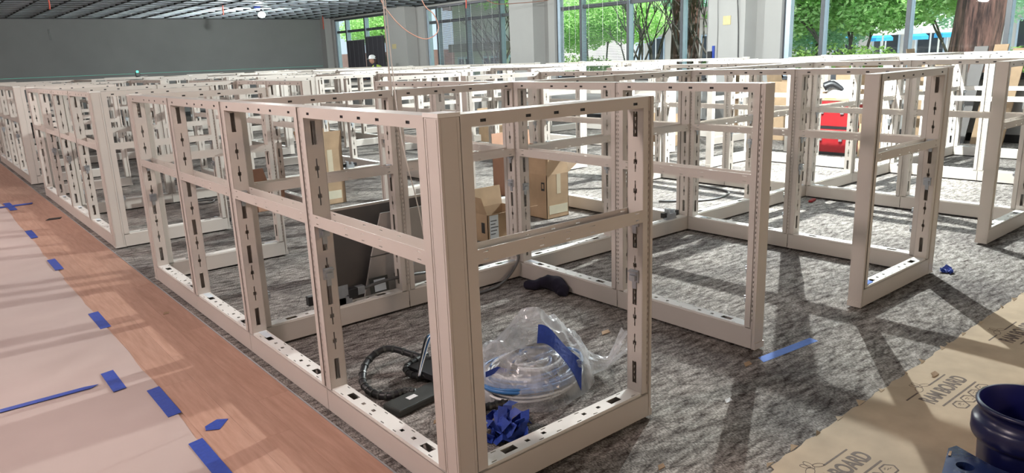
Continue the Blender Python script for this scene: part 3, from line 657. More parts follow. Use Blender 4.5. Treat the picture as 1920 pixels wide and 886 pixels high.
MB().box(0, 0, 0, .30, .42, .005).box(0, 0, 0, .005, .42, .10).box(.295, 0, 0, .3, .42, .15).box(0, 0, 0, .3, .005, .12).box(0, .415, 0, .3, .42, .12).build('body', 'card', t); MB().box(-.004, .20, .03, -.001, .36, .09).build('yellow_card', 'yellow', t)
tag(MB().slab([(8.80, 3.03, .76), (8.80, 3.38, .76), (8.93, 3.38, 1.02), (8.93, 3.03, 1.02)], (.012, 0, 0)).build('white_sheet', 'white'), 'white sheet standing in the carton on the red chests', 'sheet')
s = MB(); s.smooth = True; s.tube([(8.78, 3.40, .93), (8.84, 3.30, .97), (8.9, 3.14, .86)], [.06, .05, .025], 8, 4); tag(s.build('power_tool', 'black'), 'black power tool lying against the white sheet on the red chests', 'tool')
t = thing('utility_knife', 'red handled knife lying on carpet near the second divider', 'knife', (5.52, 1.74, .004), .2)
bevel(MB().box(0, 0, 0, .13, .035, .02).build('handle', 'red', t)); MB().box(.13, .01, .006, .19, .025, .009).build('blade', 'black', t)

# ------------------------------------------------------------------ cubicle clutter
# leaning panel skins behind the spine
def lean(x0, x1, y, h, tilt, mt_n, label, th=.02, skew=0):
    t = thing('panel_skin', label, 'panel board', (x0, y, .002)); a = math.radians(tilt); w = x1-x0
    dy, dz = h*math.sin(a), h*math.cos(a)
    MB().slab([(0, 0, 0), (w, 0, 0), (w+skew*0, -dy, dz), (skew, -dy, dz)], (0, th, th*math.sin(a))).build('board', mt_n, t); return t, (w, dy, dz)
t, (w_, dy, dz) = lean(.60, 1.52, 2.24, .665, 9, 'cover_grey', 'large dark grey board leaning along the back of the spine'); MB().box(.0, -dy-.003, dz-.002, w_, -dy+.022, dz+.012).build('edge_trim', 'paint', t)
t = thing('panel_skin', 'lighter grey board with dark seam leaning before the big dark board', 'panel board', (.80, 2.17, .002))
MB().slab([(.0, 0, .0), (.75, 0, .0), (.75, -.06, .33), (.055, -.06, .33)], (0, .012, 0)).build('lower_half', 'cover_light', t)
MB().slab([(.056, -.061, .338), (.75, -.061, .338), (.75, -.115, .61), (.115, -.115, .61)], (0, .012, 0)).build('upper_half', 'cover_light', t)
# electrical box, connector, armoured cable on the spine base
t = thing('power_block', 'grey electrical bracket with black plug and white label on the spine tray', 'power block', (.46, 1.985, .131))
MB().box(0, -.02, 0, .13, .02, .05).box(.07, -.018, .05, .15, -.012, .115).box(.05, -.02, .0, .17, .018, .04).build('metal_bracket', 'zinc', t)
bevel(MB().box(.15, -.028, .03, .21, .028, .085).build('black_plug', 'black', t)); bevel(MB().box(.205, -.02, .035, .26, .02, .085).build('grey_connector', 'zinc', t)); bevel(MB().box(-.10, -.02, .04, -.055, .02, .095).build('end_plug', 'black', t))
MB().box(.0, -.0212, .008, .05, -.02, .042).build('sticker', 'label', t)
for i, x in enumerate((.80, .98)):
    t = thing('label_card', ['dark card with white label leaning at the board foot, left one', 'dark card with white label leaning at the board foot, right one'][i], 'card', (x, 2.05, .12)); MB().slab([(0, 0, 0), (.13, 0, 0), (.14, .03, .09), (.01, .03, .09)], (0, .003, 0)).build('card', 'darkgrey', t); MB().slab([(.03, -.001, .008), (.11, -.001, .008), (.118, .024, .078), (.038, .024, .078)], (0, .0008, 0)).build('sticker', 'label', t)
def cable(name, pts, r, mt_n, label, ribs=False):
    s = MB(); s.smooth = True; s.tube(pts, r, 10, 8)
    if ribs:
        P = catmull([Vector(p) for p in pts], 8)
        t = thing(name, label, 'cable'); s.build('sheath', mt_n, t)
        for i in range(2, len(P)-2, 3):
            d = (P[i+1]-P[i-1]).normalized()*.0055; MB().tube([P[i]-d, P[i]+d], r*1.16, 10, 1).build('wrap_ring', 'darkgrey', t)
        return t
    return tag(s.build(name, mt_n), label, 'cable')
cable('armoured_cable', [(.72, 1.99, .19), (.85, 1.99, .205), (1.05, 2.0, .20), (1.35, 2.05, .16), (1.6, 2.0, .16), (1.84, 1.96, .20)], .010, 'greycable', 'grey armoured cable running along the spine from the black plug')
cable('armoured_cable', [(1.87, 1.97, .22), (1.88, 1.915, .16), (1.80, 1.90, .07), (1.66, 1.87, .016), (1.50, 1.85, .012), (1.30, 1.86, .012)], .010, 'greycable', 'grey armoured cable drooping over the base beside the cubicle corner')
# black spiral wrapped cables and power unit
cable('wrapped_cable', [(.60, 1.10, .04), (.55, 1.18, .06), (.46, 1.28, .09), (.34, 1.27, .06), (.25, 1.16, .022), (.22, 1.02, .02), (.26, .93, .02), (.33, .90, .03), (.36, .86, .03)], .017, 'black', 'thick black spiral-wrapped cable looping on the carpet left of the corner post', True)
cable('wrapped_cable', [(.62, 1.16, .05), (.54, 1.13, .05), (.46, 1.10, .04), (.45, 1.01, .035), (.52, .93, .04), (.62, .86, .035)], .016, 'black', 'shorter black spiral-wrapped cable curled over the power unit', True)
cable('wrapped_cable', [(.48, .52, .03), (.55, .50, .03), (.63, .47, .03), (.68, .45, .035)], .017, 'black', 'black wrapped cable stub peeking out under the plastic bag', True)
t = thing('power_unit', 'flat black power distribution box with small white label on the carpet', 'power unit', (.20, .735, .002), .14)
bevel(MB().box(0, 0, 0, .34, .12, .035).build('body', 'darkgrey', t), .008); MB().box(.10, .05, .0352, .15, .08, .036).build('sticker', 'whitewire', t); MB().box(.30, .03, .03, .46, .30, .06).build('connector_block', 'black', t)
def strands(name, ends, n, mts, label, r=.0035, sp=.02):
    t = thing(name, label, 'wires'); rr = random.Random(hash(label) % 1000 if False else len(label))
    for k in range(n):
        s = MB(); s.smooth = True; o = Vector((rr.uniform(-sp, sp), rr.uniform(-sp, sp), rr.uniform(0, sp)))
        s.tube([Vector(p)+o*(.3+.7*min(i, 2)/2) for i, p in enumerate(ends)], r, 5, 6); s.build('wire', mts[k % len(mts)], t)
    return t
strands('loose_wires', [(.44, .96, .05), (.50, 1.02, .10), (.58, 1.08, .17), (.66, 1.12, .12), (.76, 1.05, .06)], 9, ['bluewire', 'whitewire', 'black', 'bluewire'], 'blue, white and black wires fanning from the wrapped cable')
strands('loose_wires', [(.66, .46, .04), (.73, .47, .05), (.77, .53, .05), (.74, .60, .06)], 7, ['bluewire', 'whitewire', 'bluewire'], 'blue and white wires emerging under the plastic bag', sp=.012)
# dark cloth
crm = MB(); crm.smooth = True
crm.tube([(1.77, 1.72, .03), (1.80, 1.66, .035), (1.84, 1.62, .05), (1.86, 1.56, .06), (1.865, 1.50, .055), (1.85, 1.44, .04), (1.82, 1.42, .02)], [.028, .035, .042, .05, .055, .045, .03], 12, 6)
for i, v in enumerate(crm.v):
    p = Vector(v); crm.v[i] = tuple(Vector((p.x + .012*noise.noise(p*22), p.y + .012*noise.noise(p*22+Vector((5, 0, 0))), max(.002, p.z+.016*noise.noise(p*18)))))
tag(crm.build('dark_cloth', 'cloth'), 'crumpled dark purple cloth against the first divider base', 'cloth')

# plastic bag ----------------------------------------------------------
def bag():
    t = thing('plastic_bag', 'clear crumpled plastic bag full of blue cables with blue tape strip', 'plastic bag', (.86, .60, .003))
    NT, NR = 110, 46; pts = []
    def R(th):
        r = .33*.27/math.hypot(.27*math.cos(th), .33*math.sin(th)); r *= 1 + .07*math.sin(3*th+1) + .04*math.sin(5*th)
        return r
    def ridge(p, sc):
        return 1 - abs(noise.noise(p*sc))*2
    for j in range(NR):
        q = j/(NR-1)
        for i in range(NT):
            th = 2*PI*i/NT; r = R(th)*(q**.8 if q < 1 else 1); x = r*math.cos(th); y = r*math.sin(th)
            g = .17 + .20*math.exp(-(((x-.02)/.17)**2 + ((y-.01)/.15)**2)) + .05*math.exp(-(((x+.22)/.08)**2+((y-.08)/.1)**2)) - .05*math.exp(-(((x+.12)/.05)**2+((y+.02)/.12)**2))
            h = g*(1-q**5)**.55
            P = Vector((x*1.2, y, h)); wgt = min(1, (1-q)*6+.15)
            cr = .030*(ridge(P+Vector((3, 1, 0)), 6)-.55)*wgt + .018*(ridge(P, 12)-.5)*wgt + .006*noise.noise(P*30)*wgt
            ox = .010*noise.noise(P*14+Vector((9, 0, 0))); oy = .010*noise.noise(P*14+Vector((0, 9, 0)))
            pts.append((x+ox, y+oy, max(.001, h+cr)))
    s = MB(); s.smooth = False; s.grid(pts, NT, NR, wrap=True); s.build('film', 'film', t)
    # tail
    nt_, nn = 14, 20; pts = []
    C0 = [(.22, -.10, .07), (.27, -.13, .055), (.31, -.165, .055), (.335, -.185, .075), (.37, -.195, .115), (.42, -.20, .155)]; RR = [.085, .055, .035, .024, .045, .065]
    Pc = catmull([Vector(c) for c in C0], 4)
    for k, c in enumerate(Pc):
        q = k/(len(Pc)-1)*(len(RR)-1); i0 = min(int(q), len(RR)-2); rad = RR[i0]*(1-(q-i0))+RR[i0+1]*(q-i0)
        for i in range(nn):
            a = 2*PI*i/nn; rr = rad*(1+.22*math.sin(5*a+k*.5)); pts.append((c.x+rr*.35*math.cos(a), c.y+rr*math.cos(a)*.8, max(.003, c.z+rr*.8*math.sin(a))))
    s = MB(); s.grid(pts, nn, len(Pc), wrap=True); s.build('twisted_end', 'film', t)
    # tape on bag following its skin
    pts = []; n = 14
    def hgt(x, y):
        th = math.atan2(y, x); q = min(.999, (math.hypot(x, y)/R(th))**1.25)
        g = .17 + .20*math.exp(-(((x-.02)/.17)**2 + ((y-.01)/.15)**2))
        return g*(1-q**5)**.55
    A = Vector((-.055, -.10)); B = Vector((.075, -.245)); d = (B-A).normalized(); nn2 = Vector((-d.y, d.x))
    for i in range(n):
        p = A.lerp(B, i/(n-1)) + nn2*.012*math.sin(i*.5)
        for sgn in (-.033, .033):
            q = p+nn2*sgn; pts.append((q.x, q.y, hgt(q.x, q.y)+.022))
    s = MB(); s.grid(pts, 2, n); o = s.build('tape_strip', 'tape', t); md = o.modifiers.new('s', 'SOLIDIFY'); md.thickness = .0015
    s = MB(); s.grid([(-.30, -.02, .13), (-.30, -.02, .155), (-.24, -.03, .135), (-.24, -.03, .165), (-.2, -.05, .13), (-.2, -.05, .15)], 2, 3); o = s.build('tape_tie', 'tape', t); md = o.modifiers.new('s', 'SOLIDIFY'); md.thickness = .002
    return t
bag()
cc = thing('coiled_cables', 'coils of blue and white wires packed inside the clear plastic bag', 'cable', (.84, .58, .004))
rr = random.Random(5)
for k in range(56):
    a0 = rr.uniform(0, 6.28); rx = rr.uniform(.08, .26); ry = rx*rr.uniform(.6, .78); z = rr.uniform(.012, .15)*(1.25-2.6*rx); cx_ = rr.uniform(-.05, .03); cy_ = rr.uniform(-.03, .03)
    pts = [(cx_+rx*math.cos(a0+i*.62), cy_+ry*math.sin(a0+i*.62), z+.01*math.sin(i+k)) for i in range(9)]
    s = MB(); s.smooth = True; s.tube(pts, rr.choice([.006, .008, .011]), 6, 4); s.build('wire', ['bluewire', 'black', 'bluewire', 'bluewire', 'greycable', 'whitewire', 'whitewire'][k % 7], cc)

# hanging strings and cable
cords('hanging_string', [(.86, 1.78, CEIL+.3), (.90, 1.80, 2.2), (.92, 1.80, 1.5), (.80, 1.55, 1.10), (.86, 1.50, .62), (.93, 1.545, .01)], .0032, 'cord', 'pale string hanging from the ceiling down behind the nearest corner post')
cords('hanging_string', [(.90, 1.83, CEIL+.3), (.915, 1.84, 2.3), (.93, 1.85, 1.4), (.97, 1.90, 1.36)], .0045, 'cord', 'pale pink cord hanging straight from the ceiling onto the spine rail')
cords('hanging_cable', [(5.50, 10.0, 3.4), (5.62, 10, 2.62), (5.8, 10, 2.32), (6.05, 10, 2.08), (6.32, 10, 1.93), (6.55, 10, 1.88), (6.76, 10, 1.96), (6.83, 10, 2.10), (6.74, 10, 2.32), (6.5, 10, 2.56), (6.3, 10, 3.4)], .010, 'wire', 'orange-brown cable drooping in a loop from the ceiling before the windows')
tape([(6.66, 9.98), (6.80, 9.98), (6.80, 10.02), (6.66, 10.02)], 1.93, 'blue tape knot on the drooping orange cable', 'tape').scale = (1, 1, 1)
cords('hanging_cable', [(9.3, 12.2, 3.4), (9.6, 12.0, 2.76), (10.2, 11.6, 2.69), (10.9, 11.0, 2.8), (11.2, 10.8, 3.3)], .009, 'wire', 'orange cable sagging between ceiling points beside the middle column')
cords('floor_cable', [(1.0, 6.75, .01), (1.1, 7.05, .01), (1.3, 7.15, .01), (1.42, 6.95, .01), (1.3, 6.72, .01), (1.12, 6.78, .014), (1.25, 6.95, .014), (1.6, 6.8, .01)], .010, 'greycable', 'coil of grey cable on the carpet inside the second block')
cords('floor_cable', [(4.6, 2.9, .01), (4.9, 2.6, .01), (5.2, 2.55, .01), (5.5, 2.7, .01), (5.6, 3.2, .01)], .012, 'greycable', 'grey cable curving on the carpet behind the second divider')
for i, (x, y, z, lb) in enumerate([(3.62, 1.985, .131, 'zinc electrical bracket with black plugs on the spine left of the second divider'), (5.05, 1.985, .131, 'zinc electrical bracket with black plugs on the spine behind the second return'), (8.60, 4.35, .0, 'grey power box with two black sockets on the floor between blocks'), (3.30, 7.13, .131, 'zinc bracket on the second block spine behind the tall brown box'), (1.0, 5.45, .0, 'grey box on the carpet in the second block corner cubicle')]):
    t = thing('power_block', lb, 'power block', (x, y, z)); MB().box(-.06, -.02, 0, .06, .02, .045).box(-.05, -.018, .045, -.02, .018, .09).box(.02, -.018, .045, .05, .018, .075).build('metal_bracket', 'zinc', t)
    MB().box(-.10, -.016, .02, -.062, .016, .06).build('plug', 'black', t); MB().box(.062, -.016, .02, .10, .016, .06).build('plug', 'black', t)

# bucket and box at lower right
def bucket(cx, cy):
    t = thing('bucket', 'dark blue plastic bucket with thick rim standing on the floor board', 'bucket', (cx, cy, .0035))
    s = MB(); s.smooth = True
    s.lathe([(0, 0), (.122, 0), (.128, .01), (.138, .23), (.140, .245), (.158, .25), (.162, .262), (.162, .30), (.156, .312), (.143, .318), (.146, .355), (.154, .357), (.156, .364), (.152, .37), (.145, .37)], n=56); s.build('shell', 'bucket', t)
    s = MB(); s.smooth = True; s.lathe([(.145, .37), (.140, .35), (.134, .20), (.124, .012), (0, .012)], n=56); s.build('inner_wall', 'navyin', t)
    s = MB(); s.smooth = True; s.tube([(.165, .0, .28), (.17, -.06, .22), (.14, -.14, .12), (.07, -.17, .1), (.0, -.165, .2), (-.0, -.163, .28)], .003, 6, 6); s.build('handle', 'zinc', t)
bucket(1.39, -1.235)
t = thing('wrapped_block', 'dark blue film-covered block with round hole before the bucket', 'block', (0, 0, .0035))
A, B_, D_, C_ = (1.29, -1.045), (1.00, -1.12), (1.04, -1.36), (1.215, -1.30)
q = [Vector((A[0], A[1], .20)), Vector((1.228, -1.19, .195)), Vector((C_[0], C_[1], .19)), Vector((D_[0], D_[1], .195)), Vector((B_[0], B_[1], .20))]
# top with round hole
cen = Vector((1.165, -1.135, .198)); ring = [cen + Vector((.026*math.cos(2*PI*i/24), .026*math.sin(2*PI*i/24), 0)) for i in range(24)]
outer = []
for i in range(24):
    d = Vector((math.cos(2*PI*i/24), math.sin(2*PI*i/24), 0)); best = 9
    for k in range(5):
        a, b = q[k], q[(k+1) % 5]; e = b-a; den = d.x*e.y-d.y*e.x
        if abs(den) < 1e-9: continue
        w0 = a-cen; tt = (w0.x*e.y-w0.y*e.x)/den; uu = (w0.x*d.y-w0.y*d.x)/den
        if tt > 0 and -1e-6 <= uu <= 1+1e-6: best = min(best, tt)
    outer.append(cen+d*best)
s = MB(); n24 = 24
s.v = [tuple(p) for p in outer] + [tuple(p) for p in ring] + [(p.x, p.y, 0) for p in outer] + [(p.x, p.y, .08) for p in ring]
for i in range(24):
    j = (i+1) % 24; s.f += [(i, j, 24+j, 24+i), (48+i, 48+j, j, i), (24+i, 24+j, 72+j, 72+i)]
s.f.append(tuple(72+i for i in range(24))); s.f.append(tuple(48+i for i in range(23, -1, -1)))
s.build('shell', 'navyfilm', t); MB().lathe([(0, .085), (.024, .085)], cen.x, cen.y, 20).build('hole_floor', 'debris', t)
MB().slab([(1.19, -1.075, .2005), (1.22, -1.068, .2005), (1.225, -1.074, .2005), (1.195, -1.082, .2005)], (0, 0, .001)).build('tape_speck', 'debris', t)

# ------------------------------------------------------------------ worker
def person(x, y, rz):
    t = thing('person', 'worker in white hard hat and yellow vest bending behind the frames by the far window', 'person', (x, y, 0), rz)
    J = {'pel': (0, 0, .93), 'sp': (.05, 0, 1.13), 'ch': (.13, 0, 1.30), 'nk': (.19, 0, 1.43), 'nk2': (.215, 0, 1.47),
         'hL': (0, .09, .88), 'kL': (.04, .11, .49), 'aL': (-.02, .11, .08), 'tL': (.14, .12, .035), 'hR': (0, -.09, .88), 'kR': (.06, -.11, .49), 'aR': (.0, -.11, .08), 'tR': (.16, -.12, .035),
         'sL': (.14, .17, 1.36), 'eL': (.19, .22, 1.10), 'wL': (.38, .16, 1.0), 'sR': (.14, -.17, 1.36), 'eR': (.19, -.22, 1.10), 'wR': (.38, -.16, 1.0), 'pL': (.44, .15, .99), 'pR': (.44, -.15, .99)}
    Rr = {'pel': .13, 'sp': .115, 'ch': .13, 'nk': .05, 'nk2': .048, 'hL': .085, 'kL': .055, 'aL': .038, 'tL': .03, 'hR': .085, 'kR': .055, 'aR': .038, 'tR': .03, 'sL': .055, 'eL': .04, 'wL': .026, 'sR': .055, 'eR': .04, 'wR': .026, 'pL': .03, 'pR': .03}
    E_ = [('pel', 'sp'), ('sp', 'ch'), ('ch', 'nk'), ('nk', 'nk2'), ('pel', 'hL'), ('hL', 'kL'), ('kL', 'aL'), ('aL', 'tL'), ('pel', 'hR'), ('hR', 'kR'), ('kR', 'aR'), ('aR', 'tR'), ('ch', 'sL'), ('sL', 'eL'), ('eL', 'wL'), ('wL', 'pL'), ('ch', 'sR'), ('sR', 'eR'), ('eR', 'wR'), ('wR', 'pR')]
    ks = list(J); me = bpy.data.meshes.new('body'); me.from_pydata([J[k] for k in ks], [(ks.index(a), ks.index(b)) for a, b in E_], []); me.materials.append(M['trouser'])
    o = obj('body', me, t); sk = o.modifiers.new('skin', 'SKIN'); 
    lay = me.skin_vertices[0] if me.skin_vertices else None
    if lay is None:
        bm = bmesh.new(); bm.from_mesh(me); bm.verts.layers.skin.verify(); bm.to_mesh(me); bm.free(); lay = me.skin_vertices[0]
    for i, k in enumerate(ks): lay.data[i].radius = (Rr[k], Rr[k]); lay.data[i].use_root = (k == 'pel')
    sb = o.modifiers.new('sub', 'SUBSURF'); sb.levels = 1; sb.render_levels = 1
    # head
    hx, hz = .245, 1.545
    s = MB(); s.smooth = True; pts = []
    for j in range(13):
        ph = PI*j/12
        for i in range(18):
            th = 2*PI*i/18; X = .095*math.sin(ph)*math.cos(th); Y = .075*math.sin(ph)*math.sin(th); Z = .115*math.cos(ph)
            if Z < -.02 and X > 0: X *= .92
            X += .022*math.exp(-((Z+.01)/.018)**2 - (Y/.014)**2)*(X > .05) + .006*math.exp(-((Z+.05)/.012)**2 - (Y/.03)**2)*(X > .04)
            pts.append((hx+X, Y, hz+Z))
    s.grid(pts, 18, 13, wrap=True); s.build('head', 'skin', t)
    for sg in (-1, 1):
        e = MB(); e.smooth = True; e.lathe([(0, -.008), (.009, 0), (0, .008)], hx+.083, sg*.03, 8); e.build('eye', 'black', t).location = (0, 0, hz+.012)
        e = MB(); e.smooth = True; e.lathe([(0, -.03), (.012, -.015), (.014, .01), (0, .03)], hx-.005, sg*.078, 8); e.build('ear', 'skin', t).location = (0, 0, hz)
    MB().box(hx+.082, -.022, hz-.056, hx+.092, .022, hz-.050).build('mouth', 'redtag', t)
    s = MB(); s.smooth = True; s.tube([(hx-.05, 0, hz+.06), (hx-.09, 0, hz), (hx-.10, 0, hz-.08), (hx-.12, 0, hz-.17)], [.06, .065, .05, .02], 12, 5); s.build('hair', 'hair', t)
    s = MB(); s.smooth = True; s.lathe([(.13, 0), (.132, .004), (.112, .012), (.108, .05), (.085, .095), (.045, .118), (0, .124)], hx+.0, 0, 28, .86); hm = s.build('hard_hat', 'helmet', t); hm.location = (0, 0, hz+.035)
    b_ = MB().slab([(hx+.10, -.06, hz+.037), (hx+.165, -.03, hz+.030), (hx+.165, .03, hz+.030), (hx+.10, .06, hz+.037)], (0, 0, .005)).build('hat_brim', 'helmet', t)
    s = MB(); s.smooth = True; s.lathe([(.16, .0), (.165, .12), (.18, .28), (.17, .38), (.09, .45), (.06, .47)], 0, 0, 24, .98); v = s.build('vest', 'vest', t); v.location = (.02, 0, .93); v.rotation_euler = (0, .34, 0); v.scale = (1.0, 1.32, 1.06)
    for sg in (-1, 1):
        for k in range(5):
            s = MB(); s.smooth = True; yy = sg*.15+(k-2)*.016; ln = (.05, .075, .08, .075, .06)[k]
            s.tube([(.45, yy, .985), (.45+ln*.6, yy, .975), (.45+ln, yy, .955)], .009, 6, 3); s.build('finger', 'skin', t)
    return t
person(10.28, 18.3, 2.45)

# ------------------------------------------------------------------ outside
g = MB().box(XW+.25, -20, -.1, 70, 45, -.02).build('ground_outside', 'patio'); g['kind'] = 'structure'
lw = MB().box(XW+.8, -6, -.02, 18.4, 30, -.001).build('lawn', 'grass'); tag(lw, 'strip of bright grass outside below the windows', 'grass', kind='stuff')
def leaves(cl, n, size, mt_n, name='foliage', parent=None, flat=.6):
    cl = np.array(cl, float); wts = cl[:, 3]*cl[:, 4]*cl[:, 5]; idx = rng.choice(len(cl), n, p=wts/wts.sum())
    d = rng.normal(size=(n, 3)); d /= np.linalg.norm(d, axis=1)[:, None]; rad = rng.random(n)**.45
    c = cl[idx, :3] + d*rad[:, None]*cl[idx, 3:6]
    a = rng.normal(size=(n, 3)); a[:, 2] *= flat; a /= np.linalg.norm(a, axis=1)[:, None]
    b = rng.normal(size=(n, 3)); b -= (b*a).sum(1)[:, None]*a; b /= np.linalg.norm(b, axis=1)[:, None]
    s = size*(.6+.8*rng.random(n))[:, None]
    v = np.stack([c-a*s, c-b*s*.45, c+a*s, c+b*s*.45], 1).reshape(-1, 3)
    me = bpy.data.meshes.new(name); me.vertices.add(4*n); me.vertices.foreach_set('co', v.ravel())
    me.loops.add(4*n); me.loops.foreach_set('vertex_index', np.arange(4*n)); me.polygons.add(n); me.polygons.foreach_set('loop_start', np.arange(0, 4*n, 4))
    me.materials.append(M[mt_n]); me.update(calc_edges=True); me.validate()
    return obj(name, me, parent, kind='stuff')
def limb(s, p, d, ln, r, depth, rr, tips, spread=.5, up=.25):
    p = Vector(p); d = Vector(d).normalized(); P = [p]; q = p.copy()
    for i in range(3):
        d = (d + Vector((rr.uniform(-1, 1), rr.uniform(-1, 1), rr.uniform(-.3, .6)))*.16).normalized(); q = q + d*ln/3; P.append(q.copy())
    s.tube(P, [r, r*.65], 6, 3); tips.append(q)
    if depth:
        for k in range(2 if depth > 1 else 3):
            nd = (d + Vector((rr.uniform(-1, 1), rr.uniform(-1, 1), rr.uniform(-.2, 1)*up*2))*spread).normalized(); limb(s, q, nd, ln*rr.uniform(.6, .85), r*.6, depth-1, rr, tips, spread, up)
def tree(name, x, y, label, stems, h, crown, n, size, mt_n, seed, cat='tree', bark='branch', depth=3, r=.05):
    t = thing(name, label, cat, (x, y, 0)); rr = random.Random(seed); s = MB(); s.smooth = True; tips = []
    for k in range(stems):
        a = 2*PI*k/stems+rr.uniform(-.3, .3); limb(s, (.12*math.cos(a)*(stems > 1), .12*math.sin(a)*(stems > 1), 0), (math.cos(a)*.28, math.sin(a)*.28, 1), h, r, depth, rr, tips)
    s.build('branches', bark, t)
    if n: leaves(crown, n, size, mt_n, parent=t)
    return t
# hedge right behind the big window
for i, (x, y, w, l, h, lb) in enumerate([(13.6, 5.9, .7, 2.6, 1.50, 'clipped light green hedge outside the bright window, left stretch'), (15.6, 3.4, .6, 1.8, 1.34, 'lower stretch of light green hedge outside, near the big trunk'), (14.2, 14.0, .6, 2.6, 1.45, 'dark green hedge seen through the slatted blind'), (14.6, 9.1, .5, .9, 1.3, 'small shrub outside beside the second reddish trunk')]):
    t = thing('hedge', lb, 'hedge', (x, y, 0)); leaves([(0, 0, h*.5, w, l*.5+.3, h*.52), (0, -l*.35, h*.52, w, l*.35, h*.48), (0, l*.35, h*.52, w, l*.35, h*.5)], 9000, .05, 'leaf_hedge', parent=t)
    MB().tube([(0, 0, 0), (0, .05, h*.6)], .03, 6, 1).build('stem', 'branch', t)
tree('maple_tree', 14.6, 6.1, 'bright green maple with forked dark branches filling the big window', 3, 1.5, [(0, .8, 2.7, 1.6, 1.6, .9), (.3, -1.0, 2.5, 1.4, 1.3, .75), (0, 2.0, 2.6, 1.0, 1.0, .8), (.5, -2.2, 2.8, 1.2, 1.2, .8), (0, 0, 3.4, 2.0, 2.6, .8), (0, 1.4, 2.0, .9, .9, .4), (0, -.6, 2.0, .9, 1.0, .35), (0, 2.6, 2.2, .8, .8, .5)], 52000, .062, 'leaf_bright', 21)
tree('maple_tree', 17.5, 8.2, 'cool green maple standing behind the hedge at the window left edge', 2, 1.4, [(0, 0, 2.3, 1.3, 1.7, 1.0), (0, 1.8, 2.4, 1, 1, .9), (0, -1.8, 2.6, 1, 1.2, .8)], 26000, .06, 'leaf_mint', 22)
tree('maple_tree', 17.0, 15.6, 'green maple seen through the half-open blind', 2, 1.4, [(0, 0, 2.7, 1.4, 1.8, .9), (.2, 1.2, 2.2, 1.0, 1.4, .7), (.2, -1.3, 2.5, 1.0, 1.4, .8), (0, 2.6, 2.4, 1.0, 1.2, .8)], 26000, .06, 'leaf_bright', 23)
tree('maple_tree', 16.0, 27.5, 'green tree above the dark screen in the farthest window', 3, 1.5, [(0, 0, 3.1, 1.5, 2.4, .8), (0, 2, 2.9, 1.2, 1.4, .7)], 12000, .07, 'leaf_bright', 24)
for i, (x, y, lb) in enumerate([(13.8, 11.05, 'many-stemmed bare tree between blind and reddish trunk'), (13.6, 9.0, 'many-stemmed bare tree leaning right of the reddish trunk'), (13.2, 16.1, 'many-stemmed bare tree beside the far middle window edge')]):
    tree('multi_stem_tree', x, y, lb, 7 if i != 1 else 5, 1.15, [(0, 0, 3.6, 1.4, 1.6, .7)], 3500, .06, 'leaf_bright', 31+i, depth=3, r=.045)
tree('multi_stem_tree', 20.0, 5.4, 'pale-leaved tree behind the white parasols', 3, 1.6, [(0, 0, 3.0, 1.6, 1.9, 1.3), (0, -1.9, 3.2, 1.2, 1.4, 1.2), (0, 2.2, 3.2, 1.2, 1.2, 1.0)], 22000, .06, 'leaf_mint', 36)
def trunk(x, y, r, label, leanx=0, leany=0):
    t = thing('redwood_trunk', label, 'tree', (x, y, 0)); s = MB(); s.smooth = False; n = 44; pts = []
    for j in range(26):
        z = j*.2; k = 1+.35*math.exp(-z/.4)-z*.02
        for i in range(n):
            th = 2*PI*i/n; rr_ = r*k*(1+.06*noise.noise(Vector((math.cos(th)*3, math.sin(th)*3, z*.35)))+.035*math.sin(th*11+z*.4+noise.noise(Vector((z, th, 0)))*2)); pts.append((rr_*math.cos(th)+leanx*z, rr_*math.sin(th)+leany*z, z))
    s.grid(pts, n, 26, wrap=True); s.build('bark', 'bark', t)
trunk(14.2, 3.50, .40, 'large reddish redwood trunk outside the right window', 0, -.07)
trunk(15.0, 10.6, .36, 'second redwood trunk outside behind a window mullion', 0, -.03)
def parasol(x, y, zt, r, mt_n, label, group):
    t = thing('parasol', label, 'parasol', (x, y, 0), 0, group); s = MB()
    for i in range(8):
        a, b = 2*PI*i/8, 2*PI*(i+1)/8
        s.slab([(0, 0, zt), (r*math.cos(a), r*math.sin(a), zt-.45), (r*math.cos(b), r*math.sin(b), zt-.45)], (0, 0, -.01)); s.slab([(r*math.cos(a), r*math.sin(a), zt-.45), (r*math.cos(b), r*math.sin(b), zt-.45), (r*math.cos(b), r*math.sin(b), zt-.6), (r*math.cos(a), r*math.sin(a), zt-.6)], (-.01*math.cos(a), -.01*math.sin(a), 0))
    s.build('canopy', mt_n, t); MB().tube([(0, 0, 0), (0, 0, zt)], .03, 8, 1).build('pole', 'white', t); MB().lathe([(0, 0), (.25, 0), (.25, .06), (0, .08)], n=16).build('foot', 'zinc', t)
for (x, y, z, lb) in [(26, 8.5, 2.35, 'white parasol outside just left of the big trunk'), (27, 10.8, 2.35, 'white parasol outside left of the nearer white one'), (34, 21.5, 2.2, 'small white parasol far off at the left edge of the bright window')]: parasol(x, y, z, 1.35, 'canvas_white', lb, 'white parasols on the patio')
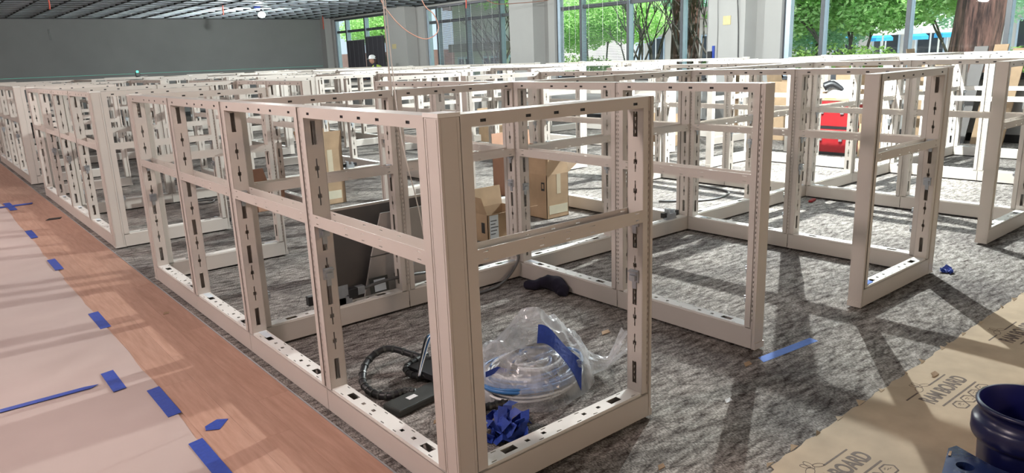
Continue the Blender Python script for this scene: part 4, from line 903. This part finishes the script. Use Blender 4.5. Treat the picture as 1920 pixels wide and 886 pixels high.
for (x, y, z, lb) in [(34, 17.4, 2.15, 'leftmost blue parasol outside, low under the maple'), (35, 16.2, 2.25, 'blue parasol outside right of the leftmost blue one'), (36, 14.9, 2.15, 'middle blue parasol outside under the maple branches'), (36, 13.3, 2.15, 'blue parasol right of the middle blue one outside'), (34, 11.2, 2.2, 'rightmost blue parasol outside behind the window mullion')]: parasol(x, y, z, .55, 'canvas_blue', lb, 'blue parasols on the patio')
def building(x, y0, y1, h, mt_n, label, bays, roof=True, zdark=(0, 2.4)):
    t = thing('building', label, 'building', (x, y0, 0)); W = y1-y0
    MB().box(0, 0, 0, 4, W, h).build('wall', mt_n, t)
    if roof: MB().box(-1.4, -.4, h-.5, 4.5, W+.4, h+.2).build('roof_fascia', 'roofm', t)
    for i in range(bays):
        a = W*(i+.18)/bays; b = W*(i+.82)/bays
        f = MB().box(-.06, a, zdark[0], .0, b, zdark[1]).build('window_frame', 'blueframe', t); MB().box(-.08, a+.1, zdark[0]+.1, -.06, b-.1, zdark[1]-.1).build('pane', 'darkglass', f)
        MB().box(-.10, (a+b)/2-.04, zdark[0], -.06, (a+b)/2+.04, zdark[1]).build('window_bar', 'white', f)
building(41, 2, 34, 3.9, 'stucco', 'long pale low building with dark glazing behind the patio', 14)
building(24.5, 24, 33, 4.6, 'stucco', 'pale stucco building with windows seen through the blinds', 3, zdark=(.9, 2.0))
building(19.0, 29.5, 40, 1.95, 'brickish', 'low brown wall block outside the farthest window', 2, roof=False, zdark=(.3, 1.2))
building(18.5, 20.6, 26.0, 4.6, 'stucco', 'building wing with dark band seen through the middle blind', 3, zdark=(.2, 1.55))
tag(MB().box(18.2, 20.6, 1.75, 18.45, 26.0, 2.1).build('fascia_band', 'roofm'), 'dark horizontal fascia band outside behind the middle blind', 'fascia')
t = thing('far_trees', 'row of pale green trees above the low building', 'trees', (50, 0, 0)); t['kind'] = 'stuff'
leaves([(0, y, 6.5, 3, 4, 3.5) for y in range(-2, 60, 5)], 20000, .35, 'leaf_mint', parent=t)
